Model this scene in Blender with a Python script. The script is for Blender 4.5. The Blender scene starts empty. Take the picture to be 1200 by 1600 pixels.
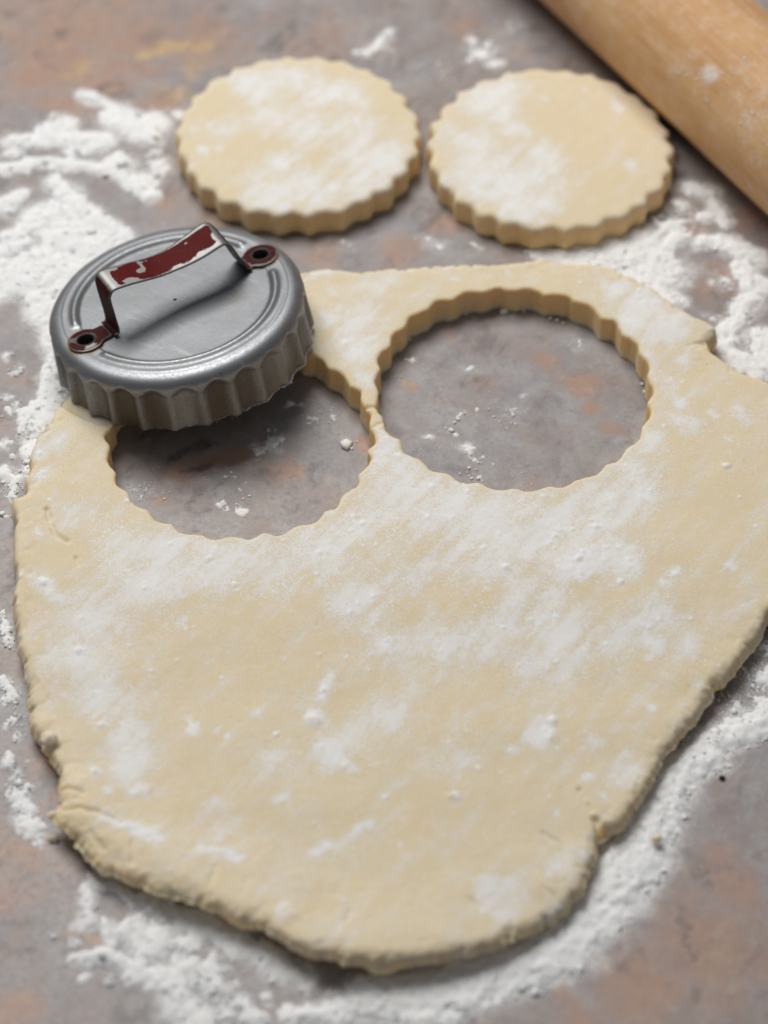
import bpy, math, random
import numpy as np
from mathutils import Matrix, Vector, Euler

S = bpy.context.scene
C = S.collection
CM = 0.01                      # everything below is authored in centimetres
random.seed(4); RNG = np.random.default_rng(11)

# ---------------------------------------------------------------- camera
PITCH, DIST = math.radians(49.71), 60.79
cam = bpy.data.cameras.new('camera'); co = bpy.data.objects.new('camera', cam); C.objects.link(co)
co.location = (0, -DIST*math.cos(PITCH)*CM, DIST*math.sin(PITCH)*CM)
co.rotation_euler = (math.pi/2-PITCH, 0, 0)
cam.sensor_fit = 'VERTICAL'; cam.sensor_height = 36; cam.sensor_width = 27; cam.lens = 81
cam.clip_start = .01; cam.clip_end = 50
cam.dof.use_dof = True; cam.dof.focus_distance = 0.598; cam.dof.aperture_fstop = 7.4
S.camera = co
# ---------------------------------------------------------------- world and light
W = bpy.data.worlds.new('World'); S.world = W; W.use_nodes = True
bg = W.node_tree.nodes['Background']; bg.inputs[0].default_value = (.88, .92, 1, 1); bg.inputs[1].default_value = .14
def area(name, loc, target, sx, sy, watt, col):
    l = bpy.data.lights.new(name, 'AREA'); l.shape = 'RECTANGLE'; l.size = sx; l.size_y = sy; l.energy = watt; l.color = col
    o = bpy.data.objects.new(name, l); C.objects.link(o); o.location = loc
    o.rotation_euler = (Vector(target)-Vector(loc)).to_track_quat('-Z', 'Y').to_euler(); return o
area('window_light', (-.27, .55, .98), (0, .03, 0), .74, .56, 11.7, (1, .985, .965))
S.view_settings.view_transform = 'Standard'; S.view_settings.look = 'None'
S.view_settings.exposure = 0; S.view_settings.gamma = 1
S.render.engine = 'CYCLES'; S.cycles.max_bounces = 8; S.cycles.diffuse_bounces = 4; S.cycles.use_denoising = True

# ---------------------------------------------------------------- measured layout (cm on the worktop)
D = {
'outer': [[-3.082,7.879],[-2.221,8.297],[-1.823,8.401],[-1.276,8.454],[-0.874,8.297],[-0.455,8.297],[0.182,8.454],[0.456,8.401],[0.912,8.48],[1.186,8.533],[1.825,8.533],[2.557,8.612],[3.288,8.638],[4.208,8.797],[4.758,8.823],[5.48,8.638],[6.206,8.559],[6.56,8.375],[6.997,8.114],[7.423,7.724],[7.843,7.311],[8.294,6.876],[8.68,6.572],[9.023,6.344],[9.232,6.093],[9.186,5.793],[9.05,5.669],[8.924,5.446],[8.967,5.15],[9.13,5.002],[9.318,4.758],[9.636,4.417],[10.132,4.128],[10.466,3.983],[11.394,2.985],[12.374,1.184],[12.276,-0.944],[11.287,-2.354],[10.361,-3.289],[9.647,-3.965],[9.444,-4.368],[8.879,-5.204],[8.34,-5.869],[7.808,-6.543],[7.446,-7.113],[7.065,-7.601],[6.845,-7.843],[6.593,-8.178],[6.315,-8.818],[5.973,-9.358],[5.714,-9.821],[5.485,-10.104],[5.235,-10.262],[5.045,-10.414],[4.925,-10.642],[4.881,-10.884],[4.728,-11.228],[4.632,-11.62],[4.315,-12.041],[3.778,-12.574],[3.184,-12.904],[2.448,-13.313],[1.723,-13.523],[0.86,-13.685],[0.143,-13.817],[-0.572,-13.736],[-1.141,-13.692],[-1.716,-13.531],[-2.078,-13.353],[-2.371,-13.109],[-2.884,-12.831],[-3.472,-12.584],[-4.065,-12.303],[-4.656,-12.119],[-5.104,-11.935],[-5.632,-11.682],[-6.163,-11.428],[-6.626,-11.156],[-7.03,-10.726],[-7.313,-10.378],[-7.576,-10.099],[-7.82,-9.794],[-7.554,-9.581],[-7.619,-9.31],[-7.646,-9.005],[-7.654,-8.588],[-7.858,-8.35],[-8.049,-7.946],[-8.315,-7.574],[-8.475,-7.2],[-8.593,-6.631],[-8.764,-5.862],[-8.953,-5.079],[-9.094,-4.483],[-9.252,-3.878],[-9.294,-3.47],[-9.299,-2.955],[-9.336,-2.434],[-9.5,-1.801],[-9.544,-1.375],[-9.524,-0.77],[-9.714,-0.224],[-9.502,-0.112],[-9.352,0.064],[-9.401,0.553],[-9.407,1.115],[-9.344,1.684],[-9.241,2.029],[-9.018,2.447],[-8.814,3.032],[-8.679,3.457],[-8.505,3.839],[-8.058,4.344],[-7.016,4.465],[-4.759,4.953],[-3.579,6.445]],
'left_back': [[-9.416,17.052,-8.642,16.59,0.245,0.9],[-8.642,16.59,-7.909,16.072,0.244,0.9],[-8.293,15.92,-7.571,15.468,0.53,1.0],[-7.095,15.709,-7.095,15.709,0.486,1.0],[-7.358,15.228,-7.358,15.228,0.483,1.0],[-6.43,16.133,-6.43,16.133,0.266,0.6],[-11.298,14.812,-10.178,14.96,0.351,1.0],[-10.178,14.96,-9.197,14.93,0.351,1.0],[-9.197,14.93,-8.503,14.812,0.35,1.0],[-10.31,15.318,-9.838,15.528,0.396,1.0],[-8.796,14.812,-8.796,14.812,0.35,1.0],[-11.589,13.522,-10.461,13.841,0.26,1.0],[-10.461,13.841,-9.291,13.754,0.26,1.0],[-9.291,13.754,-8.344,13.522,0.26,1.0],[-8.02,13.841,-8.02,13.841,0.369,1.1],[-7.949,13.406,-7.421,12.745,0.259,1.0],[-7.421,12.745,-6.933,12.319,0.257,1.0],[-6.806,13.638,-6.806,13.638,0.346,1.0],[-7.112,13.003,-7.112,13.003,0.323,0.9],[-7.002,14.28,-7.002,14.28,0.174,0.8],[-9.349,14.427,-9.349,14.427,0.873,0.45],[-11.282,14.28,-11.282,14.28,0.654,0.4],[-10.183,16.072,-10.183,16.072,0.266,0.5],[-9.897,12.974,-9.31,12.206,0.343,0.95],[-9.31,12.206,-8.511,11.281,0.34,0.95],[-8.511,11.281,-7.67,10.647,0.338,0.95],[-10.213,11.281,-9.671,11.56,0.636,0.95],[-9.3,10.592,-9.3,10.592,0.842,1.0],[-8.411,10.046,-8.411,10.046,0.754,0.95],[-10.701,8.708,-9.855,9.507,0.705,1.1],[-9.855,9.507,-8.879,8.973,0.706,1.1],[-11.408,11.84,-10.886,12.319,0.341,0.9],[-11.08,10.537,-10.469,11.004,0.316,0.85],[-9.899,8.051,-9.539,7.146,0.45,1.1],[-11.113,9.106,-9.963,8.708,0.621,1.1],[-8.994,8.182,-8.994,8.182,0.617,1.0],[-9.437,6.636,-9.342,6.006,0.283,1.0],[-11.214,10.046,-10.668,10.182,0.377,0.8],[-7.663,10.046,-7.663,10.046,0.419,0.8]],
'left_side': [[-9.199,5.631,-9.273,4.891,0.26,1.0],[-9.273,4.891,-9.311,4.161,0.258,1.0],[-9.37,3.681,-9.441,2.969,0.372,1.15],[-9.477,2.267,-9.271,1.576,0.289,1.15],[-9.092,4.282,-9.19,3.442,0.394,1.0],[-9.727,3.561,-9.76,3.016,0.235,0.9],[-9.511,1.393,-9.511,1.393,0.25,1.0],[-10.657,5.706,-10.657,5.706,0.14,0.9],[-10.281,5.013,-10.074,5.26,0.12,0.7],[-10.439,4.161,-10.439,4.161,0.158,0.8],[-10.221,1.461,-10.018,1.165,0.211,0.9],[-10.018,1.165,-9.858,0.939,0.21,0.9],[-10.193,2.5,-10.307,2.267,0.136,0.7],[-9.996,1.943,-9.996,1.943,0.097,0.7],[-9.944,-0.177,-9.944,-0.177,0.113,0.7],[-9.887,0.894,-9.887,0.894,0.496,0.35],[-10.177,3.681,-10.177,3.681,0.393,0.35],[-9.682,-3.413,-9.434,-4.228,0.181,0.55],[-9.457,-5.522,-9.146,-5.912,0.16,0.7],[-9.247,-6.009,-9.247,-6.009,0.354,0.45],[-9.146,-8.0,-9.114,-7.721,0.139,0.85],[-8.743,-8.917,-8.528,-9.224,0.273,0.85],[-8.517,-9.636,-8.279,-9.903,0.237,0.9],[-8.12,-10.291,-8.12,-10.291,0.118,0.8],[-8.845,-8.369,-8.845,-8.369,0.155,0.7],[-8.599,-9.278,-8.599,-9.278,0.409,0.4],[-8.506,-8.68,-8.506,-8.68,0.12,0.6],[-8.661,-7.907,-8.661,-7.907,0.104,0.5],[-9.166,-6.779,-9.166,-6.779,0.316,0.4],[-8.883,-7.253,-8.767,-7.158,0.105,0.6]],
'front_left': [[-6.936,-11.502,-6.785,-11.892,0.199,1.0],[-6.785,-11.892,-6.78,-12.312,0.198,1.0],[-6.383,-12.312,-6.155,-12.811,0.164,0.9],[-6.987,-13.303,-6.314,-13.205,0.211,1.05],[-6.314,-13.205,-5.572,-13.434,0.211,1.05],[-5.564,-13.547,-4.865,-13.87,0.323,1.1],[-4.865,-13.87,-4.46,-14.429,0.321,1.1],[-4.431,-14.429,-4.121,-14.903,0.383,1.1],[-5.242,-12.943,-5.242,-12.943,0.554,1.15],[-5.711,-12.479,-5.711,-12.479,0.295,1.0],[-4.557,-13.466,-4.557,-13.466,0.356,0.9],[-4.375,-12.811,-4.375,-12.811,0.327,0.8],[-6.772,-13.79,-6.772,-13.79,0.145,0.8],[-6.26,-13.886,-6.26,-13.886,0.097,0.8],[-7.001,-12.811,-7.001,-12.811,0.163,0.7],[-6.089,-13.303,-6.089,-13.303,0.146,0.8],[-3.667,-13.951,-3.667,-13.951,0.193,0.8],[-3.219,-14.35,-3.219,-14.35,0.224,0.9],[-2.919,-14.745,-2.919,-14.745,0.255,1.0],[-3.914,-13.303,-3.914,-13.303,0.162,0.7],[-2.581,-14.191,-2.581,-14.191,0.161,0.8],[-3.89,-13.79,-3.89,-13.79,0.888,0.45],[-3.488,-14.745,-3.488,-14.745,0.159,0.8],[-7.592,-12.728,-7.592,-12.728,0.131,0.6],[-5.537,-11.808,-4.402,-12.312,0.33,0.8],[-4.329,-12.312,-3.355,-12.811,0.36,0.95],[-3.202,-12.976,-2.315,-13.466,0.325,0.95],[-2.166,-13.628,-1.727,-13.87,0.291,0.8],[-6.693,-11.211,-5.924,-11.553,0.233,0.7]],
'front_right': [[-2.136,-14.745,-1.141,-14.588,0.255,0.9],[-1.0,-14.509,0.0,-14.271,0.384,1.0],[0.286,-14.271,1.724,-14.031,0.566,1.1],[0.569,-14.745,1.425,-14.667,0.383,0.9],[1.869,-13.951,2.891,-13.547,0.594,1.1],[3.186,-13.385,4.234,-12.728,0.677,1.1],[4.393,-12.479,5.184,-11.553,0.765,1.15],[5.189,-11.468,5.768,-10.606,0.721,1.15],[5.78,-10.431,6.379,-9.457,0.622,1.15],[6.468,-9.278,7.114,-8.277,0.521,1.1],[7.168,-8.185,7.844,-7.534,0.471,1.1],[7.93,-7.441,8.746,-7.064,0.419,1.05],[8.833,-6.969,9.678,-6.396,0.478,1.0],[1.447,-13.466,3.646,-12.811,0.26,0.95],[9.388,-5.424,9.388,-5.424,0.642,0.5],[8.675,-6.203,8.675,-6.203,0.424,0.45],[9.633,-4.63,9.633,-4.63,0.432,0.5],[-0.575,-14.031,0.575,-13.951,0.322,0.8]],
'right_back': [[4.663,9.83,5.978,9.992,0.418,0.85],[5.885,9.992,7.187,9.911,0.753,1.2],[7.177,9.776,7.872,9.106,0.749,1.2],[6.666,10.537,7.506,10.455,0.589,1.15],[7.472,8.708,8.147,7.921,0.412,1.0],[8.235,10.182,8.638,10.537,0.252,0.9],[8.367,9.507,8.367,9.507,0.25,0.8],[9.245,12.774,9.748,12.404,0.279,1.05],[9.856,11.924,10.01,11.143,0.234,1.0],[9.469,11.42,9.469,11.42,0.212,0.8],[9.375,10.373,10.293,10.182,0.315,1.05],[10.285,10.101,10.9,9.722,0.335,1.0],[10.386,9.239,10.623,8.313,0.372,1.0],[10.473,7.921,10.11,7.403,0.327,1.0],[9.993,7.146,9.672,6.636,0.304,1.0],[9.689,6.257,9.509,5.881,0.282,0.9],[9.844,5.631,10.171,5.334,0.4,1.05],[10.729,6.383,10.918,5.631,0.483,1.05],[10.405,5.013,10.405,5.013,0.279,0.9],[8.511,11.281,8.511,11.281,0.847,0.45],[9.779,8.708,9.779,8.708,0.413,0.5],[8.09,10.729,8.499,11.143,0.211,0.8],[9.41,8.708,9.41,8.708,0.124,0.7],[9.187,12.546,9.187,12.546,0.171,0.7],[8.758,11.98,8.758,11.98,0.213,0.7],[10.886,8.708,10.886,8.708,0.289,0.8],[9.357,7.146,9.357,7.146,0.244,0.5]],
'back': [[-0.812,19.033,-0.204,19.451,0.228,0.6],[-0.204,19.451,0.103,20.165,0.229,0.6],[2.82,19.774,2.82,19.774,0.206,0.75],[3.004,19.001,3.004,19.001,0.227,0.8],[3.538,18.555,3.538,18.555,0.272,0.75],[3.05,19.193,3.05,19.193,0.797,0.38],[-0.407,19.354,-0.407,19.354,0.684,0.35],[1.815,18.238,1.815,18.238,0.587,0.3],[4.113,20.492,4.113,20.492,0.461,0.3],[1.126,10.455,1.684,10.182,0.21,0.5],[2.658,10.182,2.658,10.182,0.147,0.6],[-1.219,10.373,-1.219,10.373,0.168,0.5],[-1.123,10.182,-1.123,10.182,0.419,0.3]],
'specks': [[-3.369,2.174,-2.859,2.453,0.252,0.62],[-2.603,3.92,-2.603,3.92,0.099,0.8],[-2.252,3.92,-2.252,3.92,0.099,0.8],[-3.047,2.922,-3.047,2.922,0.078,0.7],[-4.321,0.333,-4.321,0.333,0.342,0.4],[-3.804,0.111,-3.804,0.111,0.303,0.4],[-4.779,1.007,-4.779,1.007,0.268,0.35],[-4.082,0.669,-4.082,0.669,0.762,0.22],[1.181,2.687,1.181,2.687,0.136,0.8],[1.775,2.875,1.775,2.875,0.078,0.8],[1.947,2.781,1.947,2.781,0.078,0.8],[2.212,2.221,2.212,2.221,0.213,0.65],[2.446,1.897,2.446,1.897,0.096,0.7],[1.387,2.5,1.387,2.5,0.874,0.22],[2.979,3.561,2.979,3.561,0.981,0.22],[3.505,3.561,3.505,3.561,0.432,0.33],[3.461,7.403,3.461,7.403,0.163,0.45],[2.407,5.26,2.407,5.26,0.24,0.4],[2.74,1.347,2.74,1.347,1.151,0.2],[0.712,5.136,0.712,5.136,0.598,0.25],[2.103,3.561,2.103,3.561,0.157,0.4],[-6.3,0.781,-6.3,0.781,0.572,0.3],[-6.648,0.894,-6.648,0.894,0.229,0.45],[-1.75,3.442,-1.75,3.442,0.588,0.25],[-1.04,2.5,-1.04,2.5,0.272,0.4],[3.879,4.161,3.879,4.161,0.099,0.7],[5.486,6.131,5.486,6.131,0.282,0.33]],
'dough': [[0.0,1.164,0.0,1.164,0.758,0.6],[0.669,0.157,0.669,0.157,1.031,0.6],[1.658,-0.721,1.658,-0.721,1.3,0.62],[2.963,-1.368,2.963,-1.368,1.383,0.62],[4.444,-1.368,4.444,-1.368,1.383,0.62],[5.982,-0.503,5.982,-0.503,1.117,0.62],[6.726,0.602,6.726,0.602,0.603,0.65],[6.977,1.733,6.977,1.733,0.457,0.65],[-0.659,-1.261,-0.659,-1.261,1.107,0.6],[-1.633,-2.112,-1.633,-2.112,0.823,0.6],[-2.922,-2.636,-2.922,-2.636,0.818,0.58],[-4.393,-2.427,-4.393,-2.427,1.002,0.6],[-5.551,-2.112,-5.551,-2.112,1.006,0.55],[-6.799,-1.795,-6.799,-1.795,0.642,0.5],[-5.978,-3.051,-5.978,-3.051,1.086,0.55],[-7.332,-4.273,-7.332,-4.273,0.982,0.6],[-7.722,-5.266,-7.722,-5.266,0.794,0.65],[-6.85,-6.333,-6.85,-6.333,0.785,0.62],[-6.293,-7.562,-6.293,-7.562,0.653,0.66],[-6.086,-8.3,-6.086,-8.3,0.596,0.68],[-0.961,-3.869,1.464,-2.427,0.47,0.55],[1.58,-5.069,4.483,-3.869,0.641,0.55],[3.605,-5.754,6.361,-4.473,0.53,0.52],[2.915,-2.844,2.915,-2.844,0.907,0.5],[0.632,-5.069,0.632,-5.069,0.885,0.4],[-0.639,-4.071,-0.639,-4.071,0.716,0.35],[4.749,-4.871,4.749,-4.871,0.709,0.4],[4.968,-2.322,5.884,-2.006,0.548,0.85],[4.55,-2.532,5.113,-2.636,0.255,0.95],[6.257,-2.532,6.257,-2.532,0.364,0.85],[7.337,-2.636,7.337,-2.636,0.2,0.95],[6.764,-0.02,6.764,-0.02,0.374,0.88],[5.913,-0.284,5.913,-0.284,0.168,0.9],[5.451,-1.045,5.451,-1.045,0.444,0.8],[4.24,-2.217,4.24,-2.217,0.438,0.7],[8.709,-2.552,8.709,-2.552,0.146,0.85],[7.029,-3.051,7.029,-3.051,0.181,0.8],[6.949,-4.071,6.949,-4.071,0.537,0.78],[6.807,-4.871,6.807,-4.871,0.319,0.65],[6.619,-5.266,6.619,-5.266,0.141,0.7],[4.115,-1.368,4.115,-1.368,0.406,0.5],[0.032,-5.069,0.032,-5.069,0.354,0.78],[-1.728,-7.131,-1.728,-7.131,0.225,1.0],[-1.442,-5.754,-1.553,-6.525,0.14,0.85],[-1.222,-7.933,-1.063,-8.483,0.273,0.62],[-0.989,-8.3,-0.727,-8.665,0.17,0.8],[-0.613,-7.748,-0.613,-7.748,0.6,0.5],[0.0,-6.999,0.0,-6.999,0.519,0.45],[3.824,-7.84,3.824,-7.84,0.274,0.72],[4.017,-7.655,4.017,-7.655,0.223,0.85],[3.053,-8.025,3.053,-8.025,0.154,0.75],[3.53,-7.562,3.777,-7.187,0.189,0.6],[1.623,-9.349,1.623,-9.349,0.185,0.92],[-2.402,-9.438,-2.402,-9.438,0.134,0.85],[6.361,-6.848,6.361,-6.848,0.104,0.9],[4.752,-8.756,4.752,-8.756,0.136,0.8],[4.078,-9.846,4.078,-9.846,0.084,0.85],[0.503,-10.685,0.503,-10.685,0.083,0.9],[-6.56,-10.005,-5.87,-10.268,0.2,0.92],[-5.87,-10.268,-5.063,-10.581,0.166,0.85],[-4.133,-10.823,-3.384,-11.098,0.149,0.72],[-3.972,-9.563,-3.972,-9.563,0.302,0.55],[-5.605,-9.116,-5.605,-9.116,0.219,0.85],[-5.87,-9.206,-5.87,-9.206,0.152,0.85],[-6.886,-8.756,-6.886,-8.756,0.169,0.75],[-6.541,-9.296,-6.541,-9.296,0.101,0.7],[-4.753,-7.093,-4.528,-7.562,0.103,0.85],[-1.619,-11.046,-0.298,-10.092,0.166,0.6],[-3.99,-7.562,-3.99,-7.562,0.086,0.7],[-3.721,-7.748,-3.721,-7.748,0.086,0.7],[-3.09,-6.999,-3.09,-6.999,0.173,0.35],[-3.864,-10.268,-3.864,-10.268,0.499,0.4],[-8.641,-3.092,-8.444,-3.462,0.289,0.7],[-5.023,-4.233,-5.023,-4.233,0.196,0.72],[-8.851,-1.411,-8.851,-1.411,0.129,0.85],[-8.679,1.733,-8.679,1.733,0.419,0.5],[-9.08,0.602,-9.08,0.602,0.264,0.6],[-9.082,1.505,-9.082,1.505,0.266,0.7],[-7.957,-0.721,-7.957,-0.721,0.557,0.35],[7.189,7.055,7.189,7.055,0.725,0.72],[7.917,6.044,7.917,6.044,0.717,0.7],[6.858,6.169,6.858,6.169,0.638,0.72],[7.195,4.686,7.195,4.686,0.432,0.62],[6.495,7.44,6.495,7.44,0.485,0.85],[7.393,3.841,7.393,3.841,0.468,0.6],[8.039,3.246,8.039,3.246,0.213,0.75],[7.895,2.542,7.895,2.542,0.269,0.6],[8.218,2.31,8.218,2.31,0.345,0.5],[9.612,2.893,9.612,2.893,0.154,0.65],[9.736,2.426,9.736,2.426,0.154,0.65],[8.809,2.775,8.809,2.775,0.154,0.6],[9.201,1.848,9.201,1.848,0.114,0.85],[9.623,2.659,9.623,2.659,0.346,0.35],[8.897,2.612,8.897,2.612,0.115,0.7],[8.258,4.807,8.258,4.807,0.236,0.6],[-1.997,8.088,-1.0,8.244,0.183,0.65],[-0.535,6.295,-0.535,6.295,0.799,0.45],[-0.706,5.298,-0.706,5.298,0.692,0.62],[-0.523,3.96,-0.523,3.96,0.351,0.62],[0.0,1.733,0.0,1.733,0.419,0.7],[0.422,1.051,0.422,1.051,0.454,0.7],[-1.443,7.44,-1.443,7.44,0.182,0.6],[-1.605,6.295,-1.605,6.295,0.4,0.45],[0.364,8.349,2.185,8.349,0.245,0.3],[1.995,7.983,1.995,7.983,0.102,0.8],[0.0,7.569,0.0,7.569,0.607,0.3],[3.45,8.088,3.45,8.088,0.163,0.5],[3.962,-11.303,3.962,-11.303,0.493,0.38],[2.911,-11.978,2.911,-11.978,0.489,0.35],[4.495,-10.96,4.495,-10.96,0.149,0.6],[3.962,-11.303,3.962,-11.303,0.115,0.7],[-2.17,-12.478,-2.233,-12.807,0.162,0.55],[4.276,-12.312,3.605,-12.725,0.227,0.5],[2.338,-11.642,2.748,-12.478,0.326,0.4],[2.453,-11.726,2.453,-11.726,0.098,0.7],[5.257,-9.385,5.257,-9.385,0.202,0.5],[5.757,-8.665,5.757,-8.665,0.441,0.35],[5.537,-7.375,5.537,-7.375,0.138,0.55],[5.054,-7.748,5.054,-7.748,0.309,0.4],[1.525,-8.117,1.525,-8.117,0.683,0.3],[-2.739,-8.3,-2.739,-8.3,0.511,0.3],[7.582,-5.069,7.582,-5.069,0.46,0.42],[7.654,-6.045,7.654,-6.045,0.105,0.75]],
'bare': [[-4.265,-5.069,-4.265,-5.069,1.238,0.5],[-3.195,-4.071,-3.195,-4.071,0.895,0.5],[-2.516,-5.462,-2.516,-5.462,1.409,0.4],[2.248,-9.563,2.248,-9.563,1.175,0.35],[8.702,0.157,8.702,0.157,1.125,0.4],[8.559,-1.368,8.559,-1.368,1.106,0.4],[-8.192,-1.795,-8.192,-1.795,1.101,0.35],[1.816,8.088,1.816,8.088,1.22,0.4],[4.721,8.088,4.721,8.088,1.017,0.4],[0.292,-11.81,0.292,-11.81,0.817,0.4],[-4.545,-8.665,-4.545,-8.665,1.018,0.4]],
'round_left': [[-4.133,16.567,-2.566,16.875,0.618,0.6],[-1.958,16.019,-1.958,16.019,0.483,0.95],[-1.374,16.262,-0.979,15.958,0.439,0.75],[-3.304,15.206,-3.304,15.206,0.784,0.55],[-2.316,14.464,-2.316,14.464,0.865,0.62],[-1.062,14.464,-1.062,14.464,0.973,0.55],[0.095,13.01,0.095,13.01,0.81,0.8],[-0.666,12.867,-0.666,12.867,0.639,0.85],[-2.948,12.867,-2.948,12.867,0.469,0.9],[-3.194,11.595,-3.194,11.595,1.052,0.6],[-2.067,11.595,-2.067,11.595,1.052,0.68],[-0.754,11.875,-0.754,11.875,0.949,0.66],[-5.451,13.471,-5.451,13.471,0.129,0.9],[-5.294,14.552,-5.294,14.552,0.108,0.8],[-4.855,13.413,-4.855,13.413,0.193,0.5],[-2.336,15.355,-1.963,16.262,0.219,0.9],[-3.719,15.958,-3.719,15.958,0.395,0.6],[-5.791,14.464,-5.791,14.464,0.173,0.5],[-5.019,14.464,-5.019,14.464,0.649,0.3]],
'round_right': [[2.725,15.355,3.729,16.262,0.569,0.72],[3.591,15.057,3.591,15.057,0.609,0.66],[2.403,14.024,2.403,14.024,0.689,0.62],[3.037,12.667,3.037,12.667,0.978,0.75],[3.768,11.875,3.768,11.875,1.013,0.85],[4.823,12.298,4.823,12.298,0.763,0.7],[4.678,13.298,4.678,13.298,0.556,0.7],[2.724,11.595,2.724,11.595,0.505,0.62],[3.92,10.902,3.92,10.902,0.711,0.68],[1.93,14.464,1.93,14.464,0.389,0.5],[4.054,14.464,4.054,14.464,0.389,0.6],[7.114,15.505,7.114,15.505,0.218,0.6],[4.859,11.04,4.859,11.04,0.502,0.66],[7.217,12.724,7.217,12.724,0.298,0.5]],
'rust': [[-9.788,19.515,-9.788,19.515,3.883,0.632],[-6.135,19.839,-6.135,19.839,2.061,0.575],[-1.636,19.839,-1.636,19.839,1.374,0.402],[7.248,-13.303,7.248,-13.303,2.435,0.46],[-8.372,-10.78,-8.372,-10.78,2.009,0.345],[-10.888,18.238,-9.503,18.555,1.018,0.92],[-8.997,17.3,-8.997,17.3,1.12,0.92],[-7.771,19.839,-7.771,19.839,1.374,0.805],[-10.112,16.376,-10.112,16.376,0.999,0.805],[-5.759,20.492,-5.759,20.492,0.921,0.69],[-6.959,16.682,-6.959,16.682,0.891,0.69],[-6.283,11.98,-6.283,11.98,0.533,0.69],[-4.823,11.281,-4.823,11.281,0.53,0.805],[-0.692,2.267,-0.26,2.5,0.271,1.035],[-5.659,1.461,-4.647,1.805,0.385,0.92],[-5.138,1.347,-4.135,1.92,0.231,1.15],[-4.813,1.69,-3.455,2.151,0.309,1.035],[-2.908,1.234,-2.226,1.302,0.23,1.035],[-2.493,1.69,-2.493,1.69,0.193,0.92],[-5.945,0.557,-5.945,0.557,0.266,0.805],[5.405,4.646,5.405,4.646,0.556,0.862],[5.703,3.681,5.703,3.681,0.432,0.805],[1.627,6.636,1.627,6.636,0.283,0.575],[0.707,4.452,0.707,4.452,0.198,0.69],[2.481,4.646,2.481,4.646,0.397,0.575],[6.256,2.734,6.256,2.734,0.389,0.517],[4.653,5.631,4.653,5.631,0.441,0.575],[3.75,0.894,3.75,0.894,0.229,0.575],[-8.689,-10.606,-8.689,-10.606,0.671,0.69],[-8.767,-11.977,-8.767,-11.977,0.33,0.92],[-8.107,-10.431,-8.107,-10.431,0.673,0.69],[-7.161,-12.645,-7.161,-12.645,0.409,0.69],[7.278,-12.976,7.278,-12.976,1.141,0.805],[5.741,-14.111,5.741,-14.111,1.125,0.805],[8.138,-11.638,8.138,-11.638,0.663,0.69],[4.271,-14.745,4.271,-14.745,0.718,0.69],[7.79,-10.606,7.79,-10.606,0.671,0.575],[3.879,-14.031,3.879,-14.031,0.322,0.92],[-8.408,-14.667,-8.408,-14.667,0.479,0.805],[-8.005,-14.429,-8.005,-14.429,0.48,0.69],[-7.973,-10.256,-7.973,-10.256,0.337,0.69],[9.054,11.004,9.054,11.004,0.634,0.69],[9.477,8.444,9.477,8.444,0.618,0.575],[9.631,9.106,9.631,9.106,0.519,0.575],[1.695,10.866,1.695,10.866,0.422,0.69],[0.374,10.046,0.374,10.046,0.837,0.46],[-1.678,9.776,-1.678,9.776,0.626,0.575],[4.473,19.193,4.473,19.193,0.455,0.575],[-10.302,3.205,-10.302,3.205,0.489,0.575],[-10.303,4.891,-10.303,4.891,0.497,0.575],[10.455,4.646,10.455,4.646,0.397,0.69],[10.766,11.143,10.766,11.143,0.423,0.575],[2.468,20.492,2.468,20.492,0.691,0.46],[-8.06,-7.721,-8.06,-7.721,0.521,0.69],[-7.803,-8.826,-7.803,-8.826,0.343,0.92],[-8.227,-9.188,-8.227,-9.188,0.307,0.92]],
'ochre': [[-7.426,19.258,-5.91,19.451,0.502,1.0],[-6.318,19.451,-5.812,19.515,0.274,1.0],[-9.476,18.238,-9.476,18.238,0.677,0.8],[-5.847,18.238,-5.847,18.238,0.677,0.7],[-6.598,17.3,-6.598,17.3,0.627,0.7],[-10.053,17.924,-10.053,17.924,0.315,0.7],[-7.044,-12.312,-6.577,-12.645,0.197,0.7],[-7.213,-12.061,-6.656,-12.562,0.263,0.6],[-12.117,20.328,-12.117,20.328,0.368,0.5],[5.412,4.768,5.412,4.768,0.278,0.4],[0.708,4.5,0.708,4.5,0.198,0.5],[-10.196,19.515,-10.196,19.515,0.365,0.5],[-8.307,-14.271,-8.307,-14.271,0.192,0.5]],
'dark': [[-11.998,21.153,-11.998,21.153,0.463,0.8],[-5.7,2.151,-4.507,2.5,0.271,0.9],[-5.488,1.461,-4.638,1.621,0.231,0.9],[-4.334,2.5,-4.334,2.5,0.311,0.7],[-8.151,-12.976,-8.151,-12.976,0.978,0.4],[-7.734,-14.271,-7.734,-14.271,0.962,0.4],[4.334,2.5,4.334,2.5,0.582,0.4],[0.702,3.681,0.702,3.681,0.786,0.4],[-2.046,0.894,-1.54,1.234,0.268,0.6],[-1.294,2.036,-1.294,2.036,0.232,0.5]],
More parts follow.
